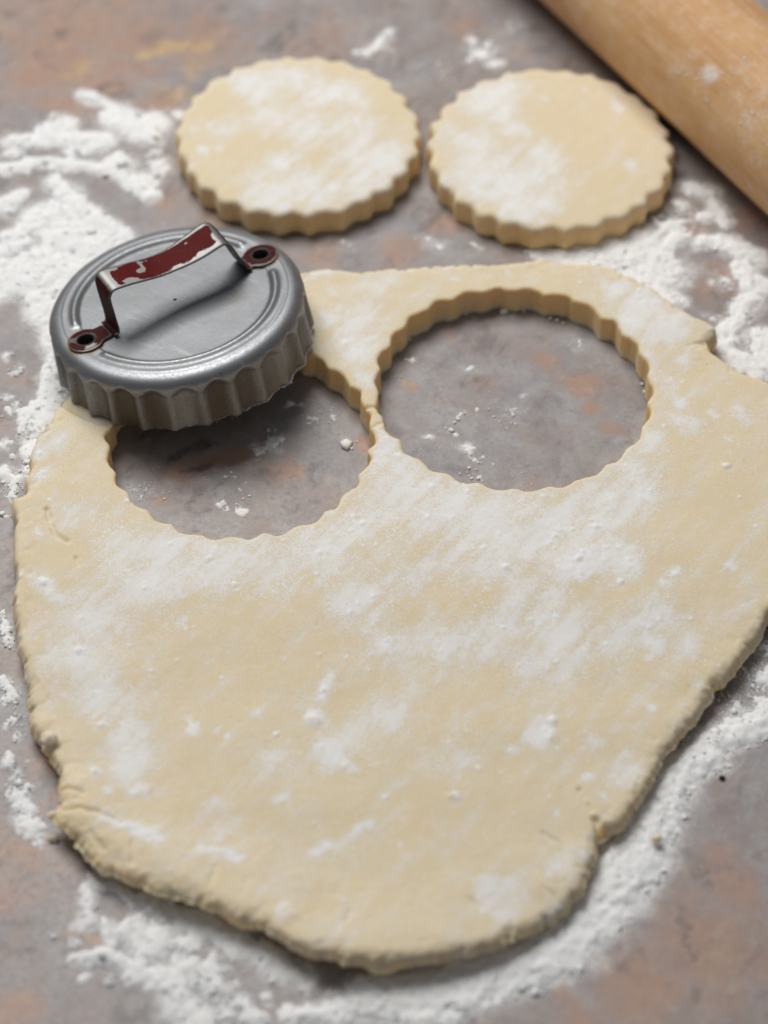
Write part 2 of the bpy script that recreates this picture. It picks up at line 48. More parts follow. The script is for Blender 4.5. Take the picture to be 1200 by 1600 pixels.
'crease': [[-8.746,-0.612,-8.623,-1.045,0.093,1.0],[-8.623,-1.045,-8.418,-1.475,0.092,1.0],[-8.418,-1.475,-8.132,-1.731,0.092,1.0],[-7.828,-2.217,-7.752,-2.532,0.073,0.8],[4.596,-9.116,4.859,-9.776,0.067,0.8],[4.949,-10.022,5.051,-10.302,0.15,1.7],[5.129,-10.233,5.314,-10.372,0.133,1.6],[3.712,-10.355,4.085,-10.615,0.083,0.6],[4.085,-10.615,4.187,-11.217,0.083,0.6],[1.961,-12.145,2.172,-12.395,0.065,0.7],[4.267,-12.478,3.646,-11.81,0.065,0.5],[-0.552,2.963,-0.207,2.963,0.077,1.0],[-0.376,2.24,-0.034,2.426,0.077,0.5],[-7.605,-9.17,-7.063,-9.349,0.084,0.8],[-7.505,-9.776,-6.719,-9.881,0.084,0.9],[-6.719,-9.881,-6.1,-10.18,0.083,0.9],[8.387,5.298,9.028,5.545,0.079,0.4],[-0.864,-12.807,-0.81,-12.478,0.081,0.6],[-5.772,-10.615,-5.797,-11.303,0.083,0.6],[-3.934,-11.894,-3.885,-11.388,0.082,0.5],[-6.822,-10.442,-6.417,-10.874,0.083,0.6],[-1.206,2.893,-0.954,3.602,0.077,0.5]],
'bump': [[-8.031,-7.84,-8.031,-7.84,0.24,1.0],[-8.238,-7.281,-8.238,-7.281,0.276,0.6],[-7.76,-8.3,-7.76,-8.3,0.17,0.6],[-7.241,-9.026,-7.241,-9.026,0.203,0.5],[-5.572,-9.17,-5.572,-9.17,0.152,0.5],[-6.886,-8.756,-6.886,-8.756,0.136,0.5],[-1.728,-7.131,-1.728,-7.131,0.19,0.9],[1.623,-9.349,1.623,-9.349,0.135,0.6],[4.017,-7.655,4.017,-7.655,0.172,0.6],[-5.945,-10.268,-5.945,-10.268,0.133,0.5],[-4.468,-10.092,-4.468,-10.092,1.001,0.5],[0.0,-12.643,0.0,-12.643,1.293,0.4],[-2.165,-12.643,-2.165,-12.643,0.226,0.7],[4.43,-10.788,4.43,-10.788,0.331,0.5],[3.646,-11.81,3.646,-11.81,0.327,0.5]],
'pin_flour': [[9.471,13.625,3.6,0.371,0.75],[9.834,13.538,3.6,0.26,0.7],[9.014,13.712,3.6,0.242,0.6],[8.413,12.505,3.6,0.11,0.75],[7.713,13.712,3.6,0.074,0.8],[9.827,11.549,3.6,0.164,0.85],[10.517,10.664,3.6,0.126,0.85],[10.549,10.12,3.6,0.126,0.7],[10.319,11.912,3.6,0.146,0.6],[10.396,11.772,3.6,1.094,0.42],[9.432,11.215,3.6,0.726,0.4],[10.707,9.581,3.6,0.714,0.35],[8.883,14.356,3.6,0.468,0.4],[10.315,14.651,3.6,0.563,0.35],[10.585,13.625,3.6,0.093,0.7],[8.271,13.712,3.6,0.074,0.7],[11.273,16.612,3.6,0.382,0.6]],
'pin_knots': [[7.902,16.342,3.9,0.133,1.0],[8.004,16.189,3.9,0.114,0.9],[9.881,10.971,3.9,0.108,0.5],[10.114,14.864,3.9,0.094,0.4]],
'crumbs': [[6.412,-10.216,0.16,0.12],[-7.776,-10.115,0.0,0.121],[3.407,7.429,0.0,0.109],[8.119,-8.406,0.0,0.069]],
'nubs': [[-9.626,-0.118,0.45,0.151],[-8.018,-7.822,0.85,0.199],[-9.285,1.43,0.5,0.136],[9.042,5.968,0.75,0.16],[5.272,-9.793,0.3,0.136],[-7.782,-9.779,0.5,0.12]],
'wallcrumbs': [[0.018,5.345,0.107],[0.413,5.992,0.126],[0.94,6.647,0.109],[1.305,6.978,0.073],[1.91,7.286,0.091],[2.33,7.363,0.073],[2.826,7.543,0.073],[-1.004,4.124,0.088],[-0.827,3.979,0.106],[7.135,4.608,0.071],[7.185,4.317,0.071],[7.22,4.075,0.053],[4.724,7.183,0.073],[5.077,6.978,0.054],[3.973,7.492,0.073],[3.575,7.569,0.073],[-0.177,4.608,0.071],[1.635,7.183,0.055],[0.721,6.344,0.072],[4.902,7.106,0.073],[3.102,7.621,0.055]],
}

# ---------------------------------------------------------------- numpy noise and fields
_p = np.random.default_rng(3).permutation(512); _p = np.concatenate([_p, _p, _p])
_ga = np.random.default_rng(5).uniform(0, 2*np.pi, 512); _gx, _gy = np.cos(_ga), np.sin(_ga)
def perlin(x, y, seed=0):
    x = np.asarray(x, float)+seed*17.13; y = np.asarray(y, float)+seed*31.71
    xi = np.floor(x).astype(int); yi = np.floor(y).astype(int); xf = x-xi; yf = y-yi
    u = xf**3*(xf*(xf*6-15)+10); v = yf**3*(yf*(yf*6-15)+10)
    def g(i, j):
        h = _p[(_p[(xi+i) & 511]+yi+j) & 511]
        return _gx[h]*(xf-i)+_gy[h]*(yf-j)
    a = g(0, 0)+(g(1, 0)-g(0, 0))*u; b = g(0, 1)+(g(1, 1)-g(0, 1))*u
    return (a+(b-a)*v)*1.5
def fbm(x, y, s, seed=0, oct=4, gain=.55):
    r = 0; a = 1; t = 0
    for k in range(oct):
        r = r+a*perlin(x*s, y*s, seed+k*7); t += a; a *= gain; s *= 2.03
    return r/t*1.3
def sst(a, b, v):
    t = np.clip((v-a)/(b-a), 0, 1); return t*t*(3-2*t)
def field(x, y, strokes, lo=.35, hi=1.35, union=False):
    F = np.zeros_like(x)
    for ax, ay, bx, by, r, st in strokes:
        m = (x > min(ax, bx)-r*1.5) & (x < max(ax, bx)+r*1.5) & (y > min(ay, by)-r*1.5) & (y < max(ay, by)+r*1.5)
        if not m.any(): continue
        X = x[m]; Y = y[m]; dx, dy = bx-ax, by-ay; L = dx*dx+dy*dy
        t = np.clip(((X-ax)*dx+(Y-ay)*dy)/L, 0, 1) if L > 1e-9 else 0
        q = np.hypot(X-ax-t*dx, Y-ay-t*dy)/r
        v = st*(1-sst(lo, hi, q))
        F[m] = 1-(1-F[m])*(1-np.minimum(v, .98)) if union else np.maximum(F[m], v)
    return F
def warp(x, y, a, s, seed):
    return x+a*fbm(x, y, s, seed, 3), y+a*fbm(x, y, s, seed+40, 3)

# ---------------------------------------------------------------- objects
def tag(o, label=None, cat=None, group=None, kind=None):
    for k, v in (('label', label), ('category', cat), ('group', group), ('kind', kind)):
        if v: o[k] = v
    return o
def mesh(name, V, F, mat, parent=None, attrs=None, smooth=True, loc=None, normals=None):
    me = bpy.data.meshes.new(name); V = np.asarray(V, float)
    me.from_pydata((V*CM).tolist(), [], F if isinstance(F, list) else F.tolist())
    for k, a in (attrs or {}).items():
        at = me.attributes.new(k, 'FLOAT', 'POINT'); at.data.foreach_set('value', np.asarray(a, np.float32))
    me.polygons.foreach_set('use_smooth', [smooth]*len(me.polygons)); me.update()
    if normals is not None: me.normals_split_custom_set_from_vertices(np.asarray(normals).tolist())
    if mat: me.materials.append(mat)
    o = bpy.data.objects.new(name, me); C.objects.link(o)
    if loc is not None: o.location = Vector(loc)*CM
    if parent: o.parent = parent
    return o
def empty(name, loc):
    o = bpy.data.objects.new(name, None); C.objects.link(o); o.location = Vector(loc)*CM; o.empty_display_size = .01; return o

# ---------------------------------------------------------------- materials
class M:
    def __init__(s, name):
        s.m = bpy.data.materials.new(name); s.m.use_nodes = True; s.t = s.m.node_tree
        s.b = s.t.nodes['Principled BSDF']; s.tc = None
    def n(s, typ, **kw):
        nd = s.t.nodes.new(typ)
        for k, v in kw.items(): setattr(nd, k, v)
        return nd
    def set(s, sock, v):
        if hasattr(v, 'is_output') or isinstance(v, bpy.types.NodeSocket): s.t.links.new(v, sock)
        else: sock.default_value = v
    def co(s, sx=1, sy=1, sz=1, rz=0):
        if not s.tc: s.tc = s.n('ShaderNodeTexCoord')
        src = s.tc.outputs['Object']
        if rz:                                         # turn first, then stretch
            mr = s.n('ShaderNodeMapping'); s.t.links.new(src, mr.inputs[0]); mr.inputs['Rotation'].default_value = (0, 0, rz); src = mr.outputs[0]
        mp = s.n('ShaderNodeMapping'); s.t.links.new(src, mp.inputs[0])
        mp.inputs['Scale'].default_value = (100*sx, 100*sy, 100*sz); return mp.outputs[0]
    def noise(s, scale, detail=4, rough=.55, co=None, dist=0):
        nd = s.n('ShaderNodeTexNoise'); s.t.links.new(co or s.co(), nd.inputs['Vector'])
        nd.inputs['Scale'].default_value = scale; nd.inputs['Detail'].default_value = detail
        nd.inputs['Roughness'].default_value = rough; nd.inputs['Distortion'].default_value = dist
        return nd.outputs[0]
    def voro(s, scale, co=None):
        nd = s.n('ShaderNodeTexVoronoi'); s.t.links.new(co or s.co(), nd.inputs['Vector']); nd.inputs['Scale'].default_value = scale
        return nd.outputs['Distance']
    def attr(s, name):
        nd = s.n('ShaderNodeAttribute'); nd.attribute_name = name; return nd.outputs['Fac']
    def math(s, op, a, b=0.0, clamp=False):
        nd = s.n('ShaderNodeMath', operation=op, use_clamp=clamp); s.set(nd.inputs[0], a); s.set(nd.inputs[1], b); return nd.outputs[0]
    def mr(s, v, a, b, c=0.0, d=1.0, smooth=True):
        nd = s.n('ShaderNodeMapRange', interpolation_type='SMOOTHSTEP' if smooth else 'LINEAR')
        for i, q in enumerate((v, a, b, c, d)): s.set(nd.inputs[i], q)
        return nd.outputs[0]
    def mix(s, f, a, b):
        nd = s.n('ShaderNodeMix', data_type='RGBA'); s.set(nd.inputs[0], f)
        for i, q in ((6, a), (7, b)): s.set(nd.inputs[i], (*q, 1) if isinstance(q, tuple) and len(q) == 3 else q)
        return nd.outputs[2]
    def mixf(s, f, a, b):
        nd = s.n('ShaderNodeMix', data_type='FLOAT'); s.set(nd.inputs[0], f); s.set(nd.inputs[2], a); s.set(nd.inputs[3], b); return nd.outputs[0]
    def bump(s, h, strength, dist):
        nd = s.n('ShaderNodeBump'); nd.inputs['Strength'].default_value = strength; nd.inputs['Distance'].default_value = dist*CM
        s.t.links.new(h, nd.inputs['Height']); return nd.outputs[0]
    def out(s, **kw):
        for k, v in kw.items():
            k = {'color': 'Base Color', 'rough': 'Roughness', 'metal': 'Metallic', 'spec': 'Specular IOR Level', 'normal': 'Normal', 'sss': 'Subsurface Weight', 'coat': 'Coat Weight'}[k]
            s.set(s.b.inputs[k], (*v, 1) if isinstance(v, tuple) and len(v) == 3 else v)
        return s.m

FLOUR = (.90, .893, .88)
def mat_flour():
    m = M('flour'); n = m.noise(9, 5, .7); n2 = m.noise(1.2, 3)
    m.b.inputs['Subsurface Radius'].default_value = (1, .95, .85); m.b.inputs['Subsurface Scale'].default_value = .0006
    c = m.mix(n2, (.95, .945, .93), (.90, .89, .86))
    return m.out(color=c, rough=.95, spec=.15, normal=m.bump(n, .4, .008), sss=.8)
def mat_dough():
    m = M('dough')
    streak = m.noise(1.3, 5, .65, m.co(1, .42, 1, math.radians(42)))
    grain = m.noise(14, 4, .75); mid = m.noise(3.2, 5, .7, dist=.3); fine = m.noise(30, 3, .7)
    f = m.attr('flour')
    z0 = lambda n_, k: m.math('MULTIPLY', m.math('SUBTRACT', n_, .5), k)
    sweep = m.noise(2.6, 6, .7, m.co(1, .2, 1, math.radians(38)))
    ja = m.math('ADD', m.math('ADD', z0(streak, .9), z0(sweep, .9)), z0(grain, .7))
    cov = m.math('ADD', f, m.math('ADD', m.math('ADD', z0(streak, 1.0), z0(sweep, 1.5)), z0(mid, .5)))
    gran = m.mr(m.noise(21, 4, .8), .30, .70, 0, 1, False)
    powder = m.mr(m.math('SUBTRACT', cov, gran), -.20, .30, 0, .86)
    veil = m.mr(cov, .0, 1.0, 0, .38)
    jb = m.math('ADD', m.math('ADD', z0(mid, 1.3), z0(grain, 1.0)), z0(sweep, .6))
    fac = m.mr(m.math('ADD', f, jb), .66, .98, 0, .97); fac = m.math('MAXIMUM', fac, m.math('MAXIMUM', powder, veil))
    spk = m.math('MULTIPLY', m.mr(m.math('ADD', m.noise(16, 3, .7), m.math('MULTIPLY', m.noise(1.6, 4, .7), .35)), .71, .79), m.mr(f, .05, .5)); fac = m.math('MAXIMUM', fac, m.math('MULTIPLY', spk, .95))
    # bare dough: buttery, faintly mottled, a few bran flecks
    b1 = m.mix(m.noise(.7, 4), (.83, .70, .48), (.785, .652, .425))
    b1 = m.mix(m.mr(f, .02, .10), (.90, .635, .30), b1)
    b1 = m.mix(m.mr(m.noise(10, 3, .6), .35, .7, 0, .25), b1, (.82, .71, .49))
    fl = m.mr(m.noise(15, 2, .5), .68, .75, 0, .5); b1 = m.mix(fl, b1, (.42, .24, .09))
    c = m.mix(fac, b1, FLOUR)
    hb = m.math('ADD', m.math('MULTIPLY', grain, .5), m.math('MULTIPLY', mid, .3)); hb = m.math('ADD', m.math('ADD', hb, m.math('MULTIPLY', fac, .6)), m.math('MULTIPLY', fine, .3))
    m.b.inputs['Subsurface Radius'].default_value = (1, .6, .25); m.b.inputs['Subsurface Scale'].default_value = .0026
    return m.out(color=c, rough=.78, spec=.22, sss=m.mixf(fac, .5, .1), normal=m.bump(hb, .4, .024))
def mat_worktop():
    m = M('stone_print_worktop')
    big = m.noise(.22, 5, .6, dist=.6); mid = m.noise(.9, 6, .68, dist=.5); fine = m.noise(7, 5, .75); grain = m.noise(26, 3, .7)
    c = m.mix(m.mr(big, .32, .68), (0.270, 0.251, 0.260), (0.341, 0.322, 0.315))
    c = m.mix(m.mr(mid, .38, .66, 0, .85), c, (0.440, 0.424, 0.418))
    c = m.mix(m.mr(m.noise(.5, 5, .65, dist=.8), .42, .68, 0, .6), c, (0.363, 0.270, 0.243))
    c = m.mix(m.mr(m.noise(1.7, 6, .7, dist=.4), .56, .75, 0, .5), c, (0.165, 0.149, 0.154))
    c = m.mix(m.mr(m.noise(2.4, 7, .75, m.co(1, .35, 1, .5), .8), .5, .68, 0, .55), c, (0.430, 0.413, 0.408))
    c = m.mix(m.mr(m.noise(3.2, 7, .75, m.co(1, .3, 1, -.7), .8), .56, .72, 0, .6), c, (0.172, 0.159, 0.168))
    c = m.mix(m.mr(m.noise(.3, 5, .65, dist=1.2), .42, .66, 0, .65), c, (0.310, 0.232, 0.194))
    c = m.mix(m.mr(m.noise(.42, 5, .65, m.co(1, 1, 1, 2.1), 1.0), .5, .7, 0, .5), c, (0.232, 0.206, 0.232))
    c = m.mix(m.mr(m.noise(1.5, 7, .72, m.co(1, .5, 1, .9), 1.2), .55, .75, 0, .5), c, (0.361, 0.206, 0.133))
    c = m.mix(m.mr(m.noise(13, 4, .8), .6, .78, 0, .55), c, (0.138, 0.125, 0.129))
    rn = m.math('ADD', m.attr('rust'), m.math('MULTIPLY', m.math('SUBTRACT', m.noise(.8, 7, .7, dist=1.0), .5), 1.7))
    c = m.mix(m.mr(rn, -.12, .85, 0, .95), c, m.mix(m.noise(.6, 3), (0.440, 0.220, 0.143), (0.463, 0.286, 0.176)))
    on = m.math('ADD', m.attr('ochre'), m.math('MULTIPLY', m.math('SUBTRACT', m.noise(1.2, 7, .7, dist=1.0), .5), 2.0))
    c = m.mix(m.mr(on, .1, 1.15, 0, .9), c, (0.645, 0.408, 0.165))
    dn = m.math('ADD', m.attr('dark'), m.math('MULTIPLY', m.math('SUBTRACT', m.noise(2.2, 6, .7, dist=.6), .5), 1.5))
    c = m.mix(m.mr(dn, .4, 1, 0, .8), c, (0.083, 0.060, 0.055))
    c = m.mix(m.mr(fine, .3, .7, 0, .5), c, m.mix(grain, (0.132, 0.121, 0.121), (0.463, 0.440, 0.429)))
    v1 = m.math('ABSOLUTE', m.math('SUBTRACT', m.noise(.45, 6, .62, m.co(1, .6, 1, .35), .6), .5))
    c = m.mix(m.math('MULTIPLY', m.mr(v1, .0, .05, .6, 0), m.mr(m.noise(.5, 4), .5, .65)), c, (.11, .09, .085))
    c = m.mix(m.mr(m.noise(3.5, 6, .8), .52, .72, 0, .42), c, (.15, .135, .135))
    c = m.mix(m.mr(m.noise(4.5, 6, .82), .54, .74, 0, .45), c, (.46, .44, .43))
    c = m.mix(m.mr(m.noise(1.0, 6, .72, m.co(1, .6, 1, .6), .4), .52, .68, 0, .5), c, (.17, .145, .14))
    f = m.attr('flour')
    n1 = m.math('MULTIPLY', m.math('SUBTRACT', m.noise(2.4, 6, .72), .5), 1.1); n2 = m.math('MULTIPLY', m.math('SUBTRACT', m.noise(18, 4, .8), .5), 1.3)
    gr = m.mr(m.noise(24, 4, .8), .3, .7, 0, 1, False); cv = m.math('ADD', f, n1)
    haze = m.mr(m.math('ADD', f, m.math('ADD', n1, m.math('MULTIPLY', n2, .5))), .1, 1.15, 0, .55)
    fac = m.math('MAXIMUM', m.math('MAXIMUM', haze, m.mr(m.math('SUBTRACT', cv, gr), -.12, .3, 0, .85)), m.mr(m.math('ADD', f, m.math('ADD', n1, n2)), .55, .95, 0, .93))
    c = m.mix(fac, c, FLOUR)
    return m.out(color=c, rough=m.mixf(fac, m.mr(fine, .3, .7, .36, .5), .95), spec=m.mixf(fac, .42, .1), normal=m.bump(m.math('ADD', m.math('MULTIPLY', fine, .6), m.math('MULTIPLY', fac, .8)), .22, .03))
def mat_wood():
    m = M('rolling_pin_wood')
    g1 = m.noise(1.0, 6, .65, m.co(.16, 1, 1)); g2 = m.noise(6, 4, .7, m.co(.05, 1, 1)); big = m.noise(.35, 4)
    c = m.mix(m.mr(g1, .3, .7), (.72, .435, .205), (.63, .34, .14))
    c = m.mix(m.mr(m.noise(16, 5, .75, m.co(.03, 1, 1)), .45, .7, 0, .45), c, (.42, .20, .075))
    c = m.mix(m.mr(g2, .35, .75, 0, .6), c, (.50, .25, .095))
    c = m.mix(m.mr(big, .35, .7, 0, .45), c, (.78, .53, .29))
    c = m.mix(m.mr(m.math('ADD', m.attr('knot'), m.math('MULTIPLY', m.math('SUBTRACT', m.noise(4, 4), .5), .6)), .4, .8, 0, .85), c, (.14, .075, .035))
    f = m.math('ADD', m.attr('flour'), m.math('MULTIPLY', m.math('SUBTRACT', m.noise(2.2, 6, .75), .5), 1.3))
    f = m.math('ADD', f, m.math('MULTIPLY', m.math('SUBTRACT', m.noise(12, 3, .75), .5), .9))
    fac = m.mr(f, .2, 1.15, 0, .85)
    c = m.mix(fac, c, FLOUR)
    return m.out(color=c, rough=.62, spec=.3, normal=m.bump(m.math('ADD', g2, fac), .25, .03))
def mat_metal():
    m = M('dull_aluminium')
    n = m.noise(1.1, 5, .65); f = m.noise(16, 4, .75); sc = m.noise(7, 4, .7, m.co(.12, 1, 1, .6)); g = m.attr('brown_tone')
    c = m.mix(n, (.37, .385, .40), (.27, .28, .292))
    c = m.mix(m.mr(f, .42, .72, 0, .6), c, (.24, .24, .245))
    c = m.mix(m.mr(sc, .55, .72, 0, .3), c, (.62, .62, .60))
    s2 = m.noise(5, 6, .8, m.co(1, .06, 1, -.5)); c = m.mix(m.mr(s2, .6, .68, 0, .3), c, (.17, .165, .16))
    c = m.mix(m.mr(m.noise(.8, 6, .7), .5, .72, 0, .4), c, (.30, .275, .23))
    c = m.mix(m.mr(m.noise(9, 2, .5), .735, .765, 0, .8), c, (.08, .07, .06))
    gg = m.mr(m.math('ADD', g, m.math('ADD', m.math('MULTIPLY', m.math('SUBTRACT', m.noise(5, 5, .7, m.co(1, 1, .2)), .5), .5), m.math('MULTIPLY', m.math('SUBTRACT', m.noise(18, 3, .7), .5), .35))), .1, 1, 0, .9)
    gc = m.mix(m.noise(1.4, 5, .7), (.16, .13, .092), (.085, .066, .043))
    c = m.mix(gg, c, gc)  # dark brown over the skirt and beside the pressed ridges
    rs = m.mr(m.math('ADD', m.attr('rust'), m.math('MULTIPLY', m.math('SUBTRACT', m.noise(5, 5, .7), .5), .8)), .35, 1, 0, .85)
    c = m.mix(rs, c, (.33, .19, .07))
    fl = m.mr(m.math('ADD', m.attr('flour'), m.math('MULTIPLY', m.math('SUBTRACT', m.noise(9, 4, .8), .5), 1.1)), .5, .9, 0, .9)
    c = m.mix(fl, c, FLOUR)
    met = m.math('SUBTRACT', m.math('SUBTRACT', m.mixf(gg, .92, .70), m.math('MULTIPLY', rs, .5), True), fl, True)
    return m.out(color=c, metal=met, rough=m.math('ADD', m.mr(f, .3, .7, .42, .55), m.math('MULTIPLY', gg, .12)), normal=m.bump(m.math('ADD', m.math('MULTIPLY', f, .6), n), .26, .02))
def mat_handle():
    m = M('chipped_red_paint')
    p = m.math('ADD', m.attr('paint'), m.math('MULTIPLY', m.math('SUBTRACT', m.noise(6, 5, .7, dist=.6), .5), .9))
    fac = m.mr(p, .48, .53); edge = m.mr(p, .44, .5)
    red = m.mix(m.noise(3, 4), (.125, .006, .0045), (.075, .005, .004))
    red = m.mix(m.attr('dark_tone'), red, (.035, .014, .013))  # darker maroon on legs, tabs and strap underside
    spk = m.mr(m.noise(22, 2, .5), .74, .77, 0, .7); red = m.mix(spk, red, (.5, .42, .36))
    bare = m.mix(m.noise(5, 5, .7), (.31, .305, .295), (.19, .185, .175))
    bare = m.mix(m.attr('dark_tone'), bare, (.12, .10, .09))
    c = m.mix(fac, bare, red)
    return m.out(color=c, metal=m.math('MULTIPLY', m.math('SUBTRACT', 1, fac), .9), rough=m.mixf(fac, .5, .6), spec=.1, normal=m.bump(m.math('ADD', edge, m.math('MULTIPLY', m.noise(9, 4), .25)), .35, .012))
def mat_plain(name, c, rough=.8):
    m = M(name); n = m.noise(8, 4, .7); return m.out(color=m.mix(n, tuple(x*1.15 for x in c), tuple(x*.7 for x in c)), rough=rough, normal=m.bump(n, .3, .03))
FL, DO, WT, WD, AL, HA = mat_flour(), mat_dough(), mat_worktop(), mat_wood(), mat_metal(), mat_handle()
DK = mat_plain('dark_crumb', (.03, .02, .015)); EY = mat_plain('eyelet_inside', (.05, .045, .04), .5)

# ---------------------------------------------------------------- the worktop: one sheet, finely divided where it is seen
def axis(a, b, h, far, n):
    mid = np.arange(a, b+h/2, h); g = np.linspace(0, 1, n+1)[1:]**1.8
    return np.concatenate([(a-(far)*g)[::-1], mid, b+far*g])
xs = axis(-14, 14, .075, 50, 14); ys = axis(-17, 24, .075, 45, 14)
GX, GY = np.meshgrid(xs, ys, indexing='ij'); nx, ny = GX.shape
idx = np.arange(nx*ny).reshape(nx, ny)
quads = lambda I: np.stack([I[:-1, :-1], I[1:, :-1], I[1:, 1:], I[:-1, 1:]], -1).reshape(-1, 4)
gx, gy = GX.ravel(), GY.ravel()
wx, wy = warp(gx, gy, .5, .5, 3)
AREAS = ['left_back', 'left_side', 'front_left', 'front_right', 'right_back', 'back', 'specks']
ALLF = sum((D[k] for k in AREAS), [])
fx, fy = warp(gx, gy, .28, 1.1, 9)
dust = field(fx, fy, [(a, b, c, d, r*1.8, s) for a, b, c, d, r, s in ALLF], .0, 1.4)
dust = np.maximum(dust, .12+.12*fbm(gx, gy, .35, 77, 3))
att = dict(rust=field(wx, wy, D['rust'], .1, 1.5), ochre=field(wx, wy, D['ochre'], .1, 1.4), dark=field(wx, wy, D['dark'], .1, 1.4), flour=dust)
tag(mesh('worktop', np.stack([gx, gy, gx*0], -1), quads(idx), WT, attrs=att), 'mottled grey and rust stone-look worktop under the dough', kind='structure')

# ---------------------------------------------------------------- loose flour
_t = (1+5**.5)/2
ICO = np.array([(-1, _t, 0), (1, _t, 0), (-1, -_t, 0), (1, -_t, 0), (0, -1, _t), (0, 1, _t), (0, -1, -_t), (0, 1, -_t), (_t, 0, -1), (_t, 0, 1), (-_t, 0, -1), (-_t, 0, 1)])/math.hypot(1, _t)
ICF = np.array([(0, 11, 5), (0, 5, 1), (0, 1, 7), (0, 7, 10), (0, 10, 11), (1, 5, 9), (5, 11, 4), (11, 10, 2), (10, 7, 6), (7, 1, 8), (3, 9, 4), (3, 4, 2), (3, 2, 6), (3, 6, 8), (3, 8, 9), (4, 9, 5), (2, 4, 11), (6, 2, 10), (8, 6, 7), (9, 8, 1)])
def grains(P, R, off=0, zs=.42):
    n = len(P); th = RNG.uniform(0, 6.283, n); c, s = np.cos(th)[:, None], np.sin(th)[:, None]
    V = ICO[None]*RNG.uniform(.62, 1.25, (n, 12, 1)); V = V*RNG.uniform(.7, 1.3, (n, 1, 3))
    V = np.stack([V[..., 0]*c-V[..., 1]*s, V[..., 0]*s+V[..., 1]*c, V[..., 2]*zs], -1)*np.asarray(R)[:, None, None]+P[:, None]
    F = (ICF[None]+12*np.arange(n)[:, None, None]).reshape(-1, 3)+off
    return V.reshape(-1, 3), F
def pile(strokes, h=.055, hmax=.2):
    a = np.array(strokes); x0 = max(min(a[:, 0].min(), a[:, 2].min())-1.5, -14); x1 = min(max(a[:, 0].max(), a[:, 2].max())+1.5, 14)
    y0 = max(min(a[:, 1].min(), a[:, 3].min())-1.5, -17); y1 = min(max(a[:, 1].max(), a[:, 3].max())+1.5, 24)
    X, Y = np.meshgrid(np.arange(x0, x1, h), np.arange(y0, y1, h), indexing='ij')
    x, y = warp(X.ravel(), Y.ravel(), .22, 1.3, 21); x, y = x.reshape(X.shape), y.reshape(X.shape)
    F = field(x.ravel(), y.ravel(), [(a_, b_, c_, d_, r_*1.15, s_) for a_, b_, c_, d_, r_, s_ in strokes], .0, 1.5).reshape(X.shape)
    n1, n2, n3 = fbm(X, Y, 1.1, 5, 3), fbm(X, Y, 3.2, 15, 3), fbm(X, Y, 7.5, 25, 2)
    soft = sst(-.15, .35, fbm(X, Y, .55, 101, 2)); v = F*1.3+.28*n1+(.34-.14*soft)*n2+(.24-.17*soft)*n3-.50
    v = np.where(F < .12, -1, v)
    bil = 1-np.abs(fbm(X, Y, 2.4, 33, 3))*1.6
    z = np.where(v > 0, .75*hmax*np.minimum(v, .8)**.9*(.55+.45*np.clip(bil, 0, 1.2))+(.022-.016*soft)*n3*(v > .03)+.02*np.maximum(n2, 0)*sst(0, .2, v)+.01, -.03)
    z = np.maximum(z, -.03)
    return X, Y, z, F, v
def loose_flour(key, label, hmax=.2, ngr=3000):
    st = D[key]; X, Y, z, F, v = pile(st, hmax=hmax)
    I = np.arange(X.size).reshape(X.shape); q = quads(I); ok = (z.ravel()[q] > 0).any(1); q = q[ok]
    used, inv = np.unique(q, return_inverse=True); V = np.stack([X.ravel(), Y.ravel(), z.ravel()], -1)[used]; q = inv.reshape(-1, 4)
    # crumbs of flour thrown round the piles
    w = np.clip(F.ravel()-.04, 0, 1)**1.2*(.03+.97*(z.ravel() < .02)); w = w*np.clip(.35+fbm(X.ravel(), Y.ravel(), 1.5, 61, 3)*1.4, .02, 2)
    if w.sum() > 0:
        k = RNG.choice(w.size, ngr, p=w/w.sum()); R = np.minimum(.014*np.exp(RNG.normal(0, .55, ngr)), .085)
        big = RNG.random(ngr) < .05*(F.ravel()[k] > .35); R = np.where(big, R*2.4, R)
        P = np.stack([X.ravel()[k]+RNG.uniform(-.03, .03, ngr), Y.ravel()[k]+RNG.uniform(-.03, .03, ngr), np.maximum(z.ravel()[k], 0)+R*.4], -1)
        Vg, Fg = grains(P, R, len(V)); V = np.concatenate([V, Vg]); Fs = q.tolist()+Fg.tolist()
    else: Fs = q.tolist()
    return tag(mesh('loose_flour', V, Fs, FL), label, 'flour', kind='stuff')
loose_flour('left_back', 'thick drift of white flour on the worktop behind and left of the tin cutter', .16, 3800)
loose_flour('left_side', 'scattered flour along the left edge of the dough sheet, below the tin cutter', .12, 2600)
loose_flour('front_left', 'clumped white flour in front of the lifted lower left edge of the dough', .16, 3000)
loose_flour('front_right', 'broad ridge of flour swept along the lower right edge of the dough', .2, 3600)
loose_flour('right_back', 'ring of loose flour between the right dough round, rolling pin and dough sheet', .16, 3200)
loose_flour('back', 'faint flour smudges on the bare worktop behind and between the dough rounds', .06, 900)
loose_flour('specks', 'sparse flour specks on the worktop inside the two cut holes', .05, 900)

